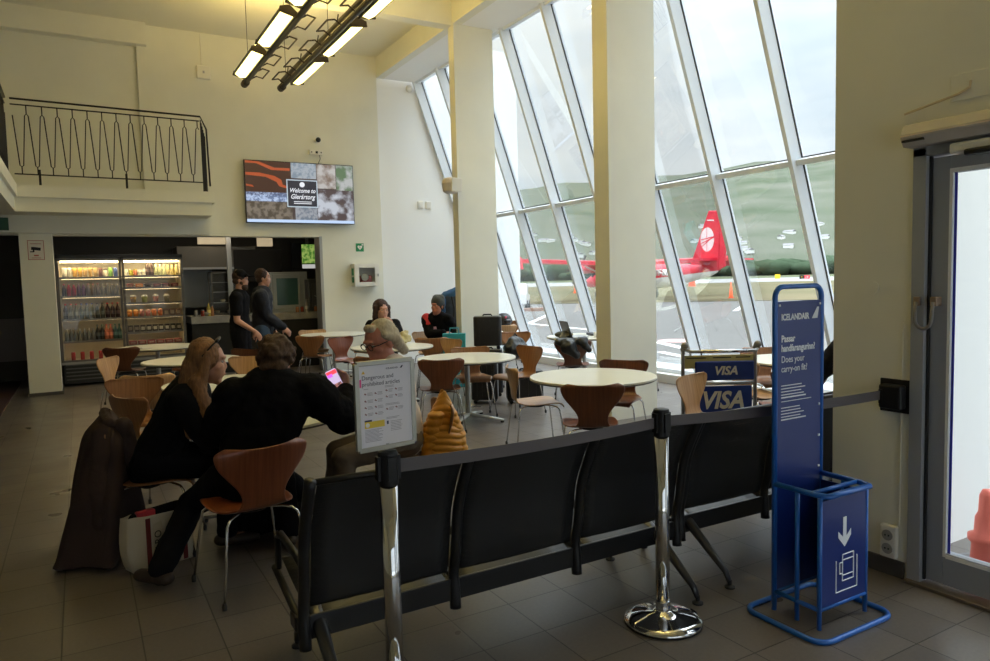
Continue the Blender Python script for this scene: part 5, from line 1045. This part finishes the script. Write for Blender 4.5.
# --- man in black, from behind
def hair2(h, hp, s):
    r = random.Random(4); h.ell(hp(-.022, 0, .035), (.092*s, .102*s, .100*s))
    for k in range(46):
        a = r.uniform(-2.4, 2.4); e = r.uniform(-.7, 1.3); R_ = .098
        f_, l_, u_ = -math.cos(a)*math.cos(e)*R_-.022, math.sin(a)*math.cos(e)*R_*.92, math.sin(e)*R_+.03
        if f_ > .06 and u_ < .09: continue
        h.ell(hp(f_, l_, u_), (.022*s, .022*s, .018*s), n=8, m=5)
    h.cap(hp(-.07, -.03, -.06), hp(-.07, .03, -.06), .045*s, .045*s)
def ex2(t, hp, s, S, E, Wr, pel, nk, lf, tf):
    MB().cap(nk-V((0, 0, .02)), nk+V((0.01, .01, .055)), .082, .070).build('collar', BK, t, remesh=.011, smoo=2)
person('p2', 'man with curly brown hair in a bulky black coat, seated, seen from behind', dict(pelvis=(.76, 4.0, .57), neck=(.93, 4.05, 1.02), head=(.95, 4.12, 1.155), look=(.38, .85, -.38), left=(-.96, .28, 0), shw=.205, wrl=(.84, 4.42, .785), hdl=((.5, .8, -.1), (0, 0, -1)), wrr=(1.385, 4.245, .915), hdr=((.10, .2, .9), (-.9, -.3, .1)), epr=(.6, -.3, -1), epl=(-.8, 0, -.6),
    anl=(.29, 4.07, .105), tol=(-.55, .8, 0), kpl=(.3, 1, .35), anr=(1.02, 4.30, .09), tor=(.3, 1, 0), hs=1.06, curl=.75),
    top=BK, trous=DT, shoe=SHO, hair=hair2, hairm=strands((.045, .024, .014), 'curly_brown_hair', (.11, .062, .036)), vox=.011, bulky=.045, extras=ex2)
ph = thing('smartphone', 'lit smartphone held up by the man in black', 'phone', (1.362, 4.262, .915), 0); ph.rotation_euler = (R(-6), R(-24), R(-18))
MB().hexa([(x, -.0045, z+.076) for x, z in rrect(.074, .152, .012)], [(x, .0045, z+.076) for x, z in rrect(.074, .152, .012)]).build('case', BLACK, ph)
s_ = scr('screen', 0, 0, 0, 0, (.62, .50, .72), .75, -.0052, ph, poly=[(x, z+.076) for x, z in rrect(.068, .146, .009)])
scr('red_header', -.032, .032, .116, .142, (.85, .06, .08), 1.0, -.0062, s_); scr('purple_header', -.032, .0, .104, .124, (.55, .10, .65), 1.0, -.0064, s_); scr('dark_photo', -.030, .030, .018, .058, (.06, .03, .04), 1.0, -.0062, s_, rgb2=(.35, .15, .12), sc=90)
# --- grey-haired man with glasses
def hair3(h, hp, s):
    h.ell(hp(-.036, 0, .045), (.082*s, .086*s, .084*s)); h.cap(hp(.035, -.02, .10), hp(.035, .02, .10), .025*s, .025*s); h.cap(hp(-.09, 0, .02), hp(-.105, 0, -.05), .045*s, .04*s); h.cap(hp(-.115, 0, -.06), hp(-.135, 0, -.11), .032*s, .028*s)
    for sd in (1, -1): h.cap(hp(.0, sd*.074, .05), hp(-.06, sd*.07, .0), .022*s, .035*s)
def ex3(t, hp, s, S, E, Wr, pel, nk, lf, tf):
    m = MB()
    for sd in (1, -1): m.tube([hp(.092+.0*k, sd*(.034+.024*math.cos(k*math.pi/6)), .012+.018*math.sin(k*math.pi/6)) for k in range(12)], .0026, 6, closed=True).tube([hp(.090, sd*.056, .018), hp(.06, sd*.078, .016), hp(-.01, sd*.082, .014)], .0034, 6)
    m.tube([hp(.095, -.010, .016), hp(.097, 0, .020), hp(.095, .010, .016)], .0026, 6).build('glasses', BLACK, t, smooth=True)
person('p3', 'grey-haired man with dark glasses and a cream shirt, seated behind the poster', dict(pelvis=(1.80, 4.32, .56), neck=(1.725, 4.325, 1.045), head=(1.655, 4.325, 1.195), look=(-.90, -.22, -.34), left=(-.17, -.98, 0), wrl=(1.42, 4.52, .775), hdl=((-1, .3, -.1), (0, 0, -1)), wrr=(1.46, 4.66, .775), hdr=((-1, .0, -.1), (0, 0, -1)), anl=(1.36, 4.22, .09), anr=(1.36, 4.5, .09), tol=(-1, 0, 0), tor=(-1, 0, 0), hs=1.14),
    hdisp=.004, skin=SKIN2, top=mat('cream_striped_shirt', (.62, .54, .47), .8, bump=.3, bscale=40), trous=mat('khaki_trousers', (.16, .13, .11), .85), shoe=SHO, hair=hair3, hairm=strands((.40, .35, .26), 'grey_hair', (.62, .55, .44)), vox=.010, bulky=.012, extras=ex3)
# --- woman with hand at her mouth
def hair4(h, hp, s):
    h.ell(hp(-.025, 0, .04), (.094*s, .100*s, .100*s)); h.cap(hp(-.06, 0, -.03), hp(-.06, 0, -.17), .08*s, .07*s)
    for sd in (1, -1): h.cap(hp(.01, sd*.078, .04), hp(-.01, sd*.085, -.17), .032*s, .036*s)
px4 = V((3.80, 9.45+.16, 0))
person('p4', 'dark-haired woman in a black top with a hand at her mouth', dict(pelvis=(3.78, 9.72, .56), neck=(3.72, 9.60, 1.03), head=(3.69, 9.55, 1.185), look=(.10, -1, -.05), left=(.85, -.5, 0), wrl=(3.77, 9.36, .99), hdl=((-.45, .35, .8), (-.2, 1, -.2)), epl=(.5, -.2, -1), wrr=(3.62, 9.30, .78), hdr=((.3, -.6, 0), (0, 0, -1)), anl=(3.90, 9.30, .09), anr=(3.60, 9.35, .09), tol=(0, -1, 0), tor=(0, -1, 0), hs=1.2),
    top=BK2, trous=DT, shoe=SHO, hair=hair4, hairm=strands((.03, .016, .012), 'dark_brown_hair', (.07, .035, .025)), vox=.012)
# --- person with beanie
def ex5(t, hp, s, S, E, Wr, pel, nk, lf, tf):
    h = MB(); h.ell(hp(-.015, 0, .062), (.094*s, .104*s, .095*s)); h.cap(hp(-.03, -.04, .11), hp(-.03, .04, .11), .055*s, .055*s); h.build('beanie', mat('grey_knit', (.09, .10, .11), .95, bump=.8, bscale=80), t, remesh=.010, smoo=2)
    m = MB(); m.cap(S[-1]+V((-.0, -.0, .01)), S[-1]+(E[-1]-S[-1])*.42, .094, .090); m.build('red_sleeve_panel', mat('red_fabric', (.55, .03, .04), .8), t, remesh=.012, smoo=2)
    MB().rbox(V(pel)+(V(nk)-V(pel))*.66+tf*.165, (.07, .012, .09), rz=.5).build('chest_logo', mat('pale_pink_print', (.65, .35, .45), .6), t)
person('p5', 'person in a grey beanie and black sweater with a red shoulder, beside the far column', dict(pelvis=(4.94, 10.28, .56), neck=(4.86, 10.18, 1.03), head=(4.84, 10.12, 1.185), look=(-.85, -.45, .0), left=(.72, -.68, 0), wrl=(5.06, 9.98, .77), hdl=((.9, .2, -.1), (0, 0, -1)), wrr=(4.84, 9.92, .78), epr=(-.5, -.2, -1), hdr=((.9, -.2, 0), (0, 0, -1)), anl=(4.82, 9.88, .09), anr=(4.62, 9.85, .09), tol=(0, -1, 0), tor=(-.3, -1, 0), hs=1.14),
    skin=SKIN2, top=BK2, trous=mat('grey_brown_trousers', (.14, .12, .10), .9), shoe=SHO, hair=lambda h, hp, s: (h.ell(hp(-.03, 0, .02), (.086*s, .09*s, .085*s)), h.cap(hp(-.03, -.07, -.02), hp(-.03, .07, -.02), .02*s, .02*s)), hairm=_m['dark_brown_hair'], vox=.012, bulky=.02, extras=ex5)
# --- two standing men
def stand(x, y, look, left, label, top, trous, wl, wr_, hl, hr, h=1.83, **k):
    s = h/1.76
    return person('p', label, dict(pelvis=(x, y, .95*s), neck=(x+.01, y, 1.45*s), head=(x+.035, y, 1.625*s), look=look, left=left, wrl=wl, wrr=wr_, hdl=hl, hdr=hr, anl=(x+.02+left[0]*.1, y+left[1]*.1, .09), anr=(x-.02-left[0]*.1, y-left[1]*.1, .09), tol=look, tor=look, kpl=look, kpr=look, epl=(-look[0], -look[1], -.2), epr=(-look[0], -look[1], -.2), hs=.98), top=top, trous=trous, shoe=DARK, vox=.012, sc=s, **k)
def ex6(t, hp, s, S, E, Wr, pel, nk, lf, tf):
    h = MB(); h.ell(hp(-.012, 0, .062), (.086*s, .100*s, .078*s)); h.cap(hp(.07, -.03, .062), hp(.07, .03, .062), .03, .03, flat=.3); h.rbox(hp(.11, 0, .055), (.12, .14, .014)); h.build('cap', BK2, t, remesh=.009, smoo=2)
    b = MB(); b.cap(hp(.045, 0, -.085), hp(.03, 0, -.10), .055*s, .05*s); b.cap(hp(.02, .06, -.04), hp(.02, -.06, -.04), .022, .022); b.build('beard', mat('brown_beard', (.06, .03, .02), .9), t, remesh=.010, smoo=2)
def short(h, hp, s): h.ell(hp(-.024, 0, .045), (.088*s, .098*s, .090*s)); h.cap(hp(-.05, -.04, -.02), hp(-.05, .04, -.02), .045*s, .045*s)
stand(1.80, 9.75, (.92, -.30, -.10), (.42, .90, 0), 'bearded man in black cap and black T-shirt standing by the kitchen', BK2, DT, (2.00, 9.95, .98), (1.94, 9.53, .99), ((.4, -.2, -.9), (-.3, 0, 0)), ((.6, .1, -.8), (-.2, .8, 0)), 1.80, hair=short, hairm=_m['dark_brown_hair'], sleeve=.4, extras=ex6)
stand(2.17, 10.12, (.93, -.25, .0), (.3, .95, 0), 'dark-haired man in navy hooded top and jeans standing by the kitchen', mat('navy_sweat', (.012, .014, .024), .9, bump=.2, bscale=50), mat('blue_jeans', (.035, .07, .14), .85), (2.36, 10.31, .98), (2.40, 9.95, 1.00), ((.4, 0, -.9), (-.3, 0, 0)), ((.7, -.1, -.7), (-.2, .8, 0)), 1.82, hair=short, hairm=_m['dark_brown_hair'], bulky=.02, extras=lambda t, hp, s, S, E, Wr, pel, nk, lf, tf: MB().cap(nk-tf*.06-lf*.05, nk-tf*.06+lf*.05, .06, .06).build('hood', _m['navy_sweat'], t, remesh=.012, smoo=2))
person('p8', 'person in black clothes seated at the window table, nearly hidden behind the blue gauge', dict(pelvis=(5.16, 3.32, .56), neck=(5.12, 3.38, 1.04), head=(5.12, 3.40, 1.19), look=(-.3, .95, -.1), left=(-.95, -.3, 0), wrl=(4.92, 3.66, .80), hdl=((.2, .9, -.1), (0, 0, -1)), epl=(-1, 0, -.8), wrr=(5.4, 3.75, .80), hdr=((0, 1, 0), (0, 0, -1)), anl=(5.0, 3.66, .09), anr=(5.3, 3.75, .09), tol=(-.3, 1, 0), tor=(0, 1, 0)),
    top=BK2, trous=DT, shoe=SHO, hair=short, hairm=_m['dark_brown_hair'], vox=.013, bulky=.02)
# ================================================================ BAGS, COATS, SMALL THINGS
def cloth(name, rows, m, parent=None, solid=.012, sub=1, disp=None):
    return MB().grid(rows).build(name, m, parent, smooth=True, solid=solid, sub=sub, disp=disp, norm=False)
# brown coat over the chair back left of the woman
ct_ = thing('brown_coat', 'dark brown coat draped over the back of the long-haired woman\'s chair, hem on the floor', 'coat', (.13, 4.82, 0))
COAT = mat('dark_brown_cloth', (.055, .038, .036), .95, bump=.3, bscale=60, spec=.1)
rn = random.Random(2)
rows = []
for i in range(15):
    t = i/14; z = .84 - .82*t; wd = .23 + .09*t + .02*math.sin(i); r = []
    for j in range(25):
        a = 2*math.pi*j/24; fx = math.cos(a); fy = math.sin(a)
        fold = 1 + (.07+.16*t)*math.sin(5*a+2.6*t) + .09*t*math.sin(9*a+1) + .12*t*math.sin(2*a+.5)
        r.append((-.02 - .07*t*t - .03*math.sin(t*3) + fx*(.10+.11*t)*fold*min(1, .08+.5*i), fy*wd*fold*min(1, .55+.25*i), z + (.03 if i == 0 else 0) - (.03*fy*fy if i == 0 else 0) + .05*t*math.sin(3*a+.7)*(t < .99)))
    rows.append(r)
cloth('coat_body', rows, COAT, ct_, .014)
MB().cap((-.03, -.19, .82), (-.03, .19, .82), .035, .035, flat=1.0).cap((.05, -.17, .79), (.10, -.12, .50), .05, .045).build('collar', COAT, ct_, remesh=.012, smoo=3, disp=(.02, .06))
MB().cap((-.06, -.20, .76), (-.10, -.24, .45), .055, .05).cap((-.10, -.24, .45), (-.09, -.22, .16), .05, .045).build('sleeve', COAT, ct_, remesh=.012, smoo=3, disp=(.025, .07))
# yellow quilted jacket on the man's chair back
yj = thing('quilted_jacket', 'mustard yellow quilted jacket hung over a chair back', 'jacket', (2.01, 4.22, 0), R(-5))
YEL = mat('mustard_nylon', (.62, .27, .02), .42, bump=.2, bscale=40)
rows = []
for i in range(53):
    t = i/52; z = .865 - .43*t; puff = abs(math.sin(t*math.pi*10))**.5; r = []
    for j in range(33):
        a = 2*math.pi*j/32; w1 = .025 + .105*min(1, t*1.5)**.9 + .02*t; w2 = .035 + .05*min(1, t*1.6) + .02*t
        k = 1 + .15*puff + .04*math.sin(3*a+1)*t
        r.append((.03*(1-t) + math.cos(a)*w1*k, math.sin(a)*w2*k*1.05, z + .015*math.sin(2*a) - .04*abs(math.cos(a))*(1-t)))
    rows.append(r)
cloth('jacket_body', rows, YEL, yj, .008)
for dx, dy, nm in ((.13, -.03, 'sleeve'), (-.10, -.05, 'sleeve')):
    rows = []
    for i in range(37):
        t = i/36; puff = abs(math.sin(t*math.pi*7))**.6; r = []
        for j in range(17):
            a = 2*math.pi*j/16; q = (.045+.012*puff)*(1 if t > .05 else .6); r.append((dx*(.35+.75*t) + math.cos(a)*q, dy + math.sin(a)*q, .74-.34*t))
        rows.append(r)
    cloth(nm, rows, YEL, yj, .006)
# black jacket over laptop-table chair
bj = thing('black_jacket', 'black jacket hanging over the dark chair at the laptop table', 'jacket', (5.42, 7.40, 0), R(-35))
MB().cap((-.17, -.01, .76), (.17, -.01, .78), .05, .05).cap((-.04, -.05, .70), (.06, -.05, .60), .10, .05).cap((.14, -.02, .76), (.22, -.02, .66), .06, .04).build('jacket_body', mat('black_nylon', (.015, .017, .018), .4), bj, remesh=.014, smoo=3, disp=(.04, .08))
# tote bag
tote = thing('tote_bag', 'cream canvas tote bag with dark red stripe on the floor', 'bag', (.32, 4.46, 0), R(20))
CAN = mat('cream_canvas', (.60, .54, .44), .9, bump=.3, bscale=200); RDS = mat('dark_red_webbing', (.16, .02, .02), .8)
def side(pts, nm, m, solid=.006): return cloth(nm, pts, m, tote, solid, 1)
w2, d2, hh = .185, .075, .31
def ring(z, k, n=40):
    out = []
    for j in range(n+1):
        a = 2*math.pi*j/n; c, s = math.cos(a), math.sin(a); x = math.copysign(abs(c)**.35, c)*w2*k; y = math.copysign(abs(s)**.35, s)*d2*k
        x -= .02*(abs(s) < .5)*math.sin(z*9); out.append((x, y, z + .012*math.sin(2*a)*(z > .2)))
    return out
side([ring(z, k) for z, k in ((.004, .90), (.03, .98), (.12, 1.0), (.22, .98), (.30, .97), (hh, .98))], 'bag_body', CAN)
MB().box(-w2*.9, w2*.9, -d2*.9, d2*.9, .0, .008).build('bottom', CAN, tote)
MB().box(-.105, -.080, -d2-.006, -d2-.001, .01, .30).build('stripe', RDS, tote); MB().box(.10, .125, -d2-.006, -d2-.001, .01, .30).build('stripe', RDS, tote)
pr = MB().hexa([(-.068, -d2-.004, .04), (.01, -d2-.004, .04), (.01, -d2-.0075, .04), (-.068, -d2-.0075, .04)], [(-.068, -d2-.006, .26), (-.02, -d2-.006, .27), (-.02, -d2-.0105, .27), (-.068, -d2-.0105, .26)]).build('printed_patch', mat('pale_print', (.55, .48, .36), .8), tote)
text('CARO', .055, BLACK, pr, (-.025, -d2-.0098, .07), (R(90), R(-90), 0), ext=.0004)
MB().cap((-.12, .0, .285), (.13, .02, .29), .045, .045).build('dark_contents', BK2, tote, remesh=.012, smoo=2)
MB().box(-.13, -.03, -.045, -.0, .28, .335).build('red_packet', mat('bright_red_foil', (.50, .04, .06), .35), tote, bevel=.008)
# black backpack under P2
bp = thing('black_rucksack', 'black rucksack on the floor beneath the reddish chair', 'bag', (1.02, 4.62, 0), .3)
MB().cap((-.12, 0, .16), (.12, 0, .16), .15, .15).cap((-.08, 0, .28), (.08, 0, .28), .11, .11).build('bag_body', BK2, bp, remesh=.014, smoo=4, disp=(.03, .1))
MB().cap((-.08, -.14, .14), (.08, -.14, .14), .06, .06).build('pocket', BK2, bp, remesh=.012, smoo=3)
# luggage by the middle table
BKP = mat('black_shell', (.014, .014, .016), .32)
def suitcase(x, y, w_, d_, h_, label, rz=0, z=0.0, pole=True):
    o = thing('suitcase', label, 'suitcase', (x, y, z), rz, 'black luggage by the first column')
    s = MB().hexa([(p[0], p[1], .05) for p in rrect(w_, d_, .05)], [(p[0], p[1], h_) for p in rrect(w_, d_, .05)]).build('shell', BKP, o, bevel=.015)
    for k in range(4): MB().box(-w_/2+.06+k*(w_-.12)/3.4, -w_/2+.08+k*(w_-.12)/3.4, -d_/2-.008, -d_/2+.004, .10, h_-.06).build('rib', BKP, s)
    for sx in (-1, 1):
        for sy in (-1, 1): MB().tube([(sx*(w_/2-.05), sy*(d_/2-.05)-.012, .025), (sx*(w_/2-.05), sy*(d_/2-.05)+.012, .025)], .025, 12).build('wheel', DARK, o)
    if pole: MB().tube([(-.09, .02, h_-.03), (-.09, .02, h_+.04), (-.06, .02, h_+.055), (.06, .02, h_+.055), (.09, .02, h_+.04), (.09, .02, h_-.03)], .011, 8).build('pull_handle', BLACK, o)
    MB().tube([(-.06, -.02, h_), (-.05, -.02, h_+.022), (.05, -.02, h_+.022), (.06, -.02, h_)], .010, 8).build('carry_handle', BLACK, o)
    return o
suitcase(4.78, 8.44, .39, .27, .64, 'tall black upright suitcase, the lower one of the stack before the far column', R(-30), pole=False)
suitcase(4.78, 8.44, .38, .26, .45, 'black case stacked on top of the tall black suitcase', R(-30), .64, pole=False)
suitcase(4.86, 7.66, .46, .26, .42, 'low black suitcase on the floor beside the brown chairs', R(-25), pole=False)
suitcase(4.46, 7.98, .34, .24, .55, 'dull black suitcase half hidden behind the middle round table', R(-35))
o = thing('black_backpack', 'soft black backpack on the seat of the honey brown chair', 'backpack', (5.33, 8.62, .46), .4)
MB().cap((-.06, 0, .12), (.06, 0, .13), .14, .14).cap((-.05, 0, .22), (.05, 0, .22), .09, .09).build('bag_body', _m['black_nylon'], o, remesh=.014, smoo=4, disp=(.04, .09)); MB().tube([(-.05, 0, .30), (0, 0, .35), (.05, 0, .30)], .012, 8).build('top_loop', BLACK, o)
o = thing('motorcycle_helmet', 'glossy black helmet hung over a chair back by the windows', 'helmet', (6.93, 11.62, .80), .5)
MB().ell((0, 0, 0), (.15, .17, .15)).build('shell', BKP, o, smooth=True); MB().ell((-.02, -.11, .0), (.11, .08, .05)).build('visor', mat('dark_visor', (.03, .03, .035), .05), o, smooth=True); MB().box(-.13, -.06, -.12, -.11, .05, .09).build('red_mark', mat('helmet_red', (.4, .02, .05), .4), o)
# laptop and things on the window table
lp = thing('laptop', 'open grey laptop on the window table, its lid seen from behind', 'laptop', (6.20, 8.34, .722), R(75))
MB().box(-.17, .17, -.12, .12, 0, .018).build('keyboard_base', STEEL, lp, bevel=.004)
MB().rbox((0, .165, .125), (.34, .008, .24), rx=-.32).build('lid', mat('laptop_lid', (.16, .17, .19), .35, .6), lp, bevel=.003)
o = thing('flat_cap', 'olive brown cap lying at the rim of the laptop table', 'cap', (6.02, 8.40, .722), .3); MB().ell((0, 0, .045), (.13, .14, .05)).cap((-.10, -.08, .03), (-.16, -.06, .02), .05, .03, flat=.4).build('cap_body', mat('olive_cloth', (.09, .08, .045), .9), o, remesh=.01, smoo=2)
o = thing('folded_notebook', 'dark folder lying on the laptop table', 'folder', (6.68, 8.36, .722), -.4); MB().box(-.2, .2, -.14, .14, 0, .035).build('cover', mat('dark_slate', (.05, .05, .06), .5), o, bevel=.005)
o = thing('white_mug', 'small white cup beside the laptop', 'cup', (6.36, 8.08, .722)); MB().lathe([(.03, 0), (.04, .01), (.042, .08), (.038, .08), (.034, .015)], n=18).build('cup_body', WHITE, o, smooth=True); MB().tube([(.04, 0, .065), (.065, 0, .055), (.065, 0, .03), (.04, 0, .02)], .006, 8).build('handle', WHITE, o)
# things on the other tables
o = tag(MB().box(-.15, .15, -.1, .1, 0, .006).rbox((.05, .05, .010), (.21, .15, .006), rz=.4).build('leaflet', mat('leaflet_paper', (.62, .58, .55), .6)), 'printed leaflet with a dark picture lying before the long-haired woman', 'leaflet'); o.location = (.80, 4.66, .7225); o.rotation_euler = (0, 0, .3)
o2 = MB().rbox((.05, .05, .0145), (.15, .09, .002), rz=.4).build('picture', mat('dark_picture', (.10, .04, .04), .5), o)
o = tag(MB().box(-.14, .14, -.1, .1, 0, .008).build('leaflet', mat('white_sheet', (.75, .73, .70), .6)), 'open leaflet on the table nearest the drinks fridge', 'leaflet'); o.location = (.72, 11.35, .7225); MB().box(-.1, .02, -.07, .03, .008, .010).build('picture', _m['dark_picture'], o)
o = thing('yellow_bag', 'crumpled pale yellow paper bag on the table before the woman in black', 'bag', (3.86, 9.17, .722), .2); MB().cap((-.06, 0, .06), (.05, 0, .07), .065, .06).cap((.0, 0, .12), (.03, 0, .16), .06, .035).build('bag_body', mat('pale_yellow_paper', (.55, .47, .24), .7), o, remesh=.012, smoo=1, disp=(.05, .05))
o = thing('olive_bag', 'olive grey canvas bag on a chair behind the grey-haired man', 'bag', (2.86, 7.55, .46), .4); MB().cap((-.12, 0, .14), (.10, 0, .16), .12, .13).cap((-.14, 0, .10), (.14, 0, .10), .10, .10).build('bag_body', mat('olive_grey_canvas', (.13, .12, .09), .9), o, remesh=.014, smoo=3, disp=(.05, .08)); MB().tube([(-.08, -.02, .25), (-.02, -.03, .33), (.06, -.02, .27)], .012, 8).build('strap', BLACK, o)
chair(2.86, 7.55, 60, 'M', 'brown chair holding the olive bag behind the grey-haired man')
o = thing('turquoise_bag', 'bright turquoise carrier bag standing in front of the far column', 'bag', (4.78, 9.45, 0), R(-30))
MB().hexa([(-.15, -.06, .0), (.15, -.06, .0), (.15, .06, .0), (-.15, .06, .0)], [(-.17, -.075, .80), (.17, -.075, .80), (.17, .075, .80), (-.17, .075, .80)]).build('bag_body', mat('turquoise_paper', (.03, .36, .42), .5), o, bevel=.004); 
for y in (-.06, .06): MB().tube([(-.07, y, .78), (-.06, y, .88), (.06, y, .88), (.07, y, .78)], .006, 8).build('handle', mat('turquoise_cord', (.03, .25, .30), .6), o)
o = thing('blue_rucksack', 'large blue and black rucksack standing on the table behind the beanie wearer', 'backpack', (5.32, 10.55, .722), R(-30))
MB().cap((-.06, .02, .2), (-.06, .02, .56), .15, .13).cap((.06, .02, .2), (.06, .02, .54), .14, .12).build('bag_body', mat('dark_pack_fabric', (.02, .03, .05), .6), o, remesh=.014, smoo=4, disp=(.03, .1)); MB().cap((-.10, .0, .60), (.08, .0, .66), .09, .10).cap((-.14, -.06, .55), (-.15, -.08, .35), .06, .05).build('blue_lid', mat('blue_nylon', (.02, .09, .22), .5), o, remesh=.012, smoo=3, disp=(.02, .07)); MB().tube([(.0, -.15, .6), (.04, -.19, .4), (.02, -.16, .2)], .018, 8).build('strap', BLACK, o)
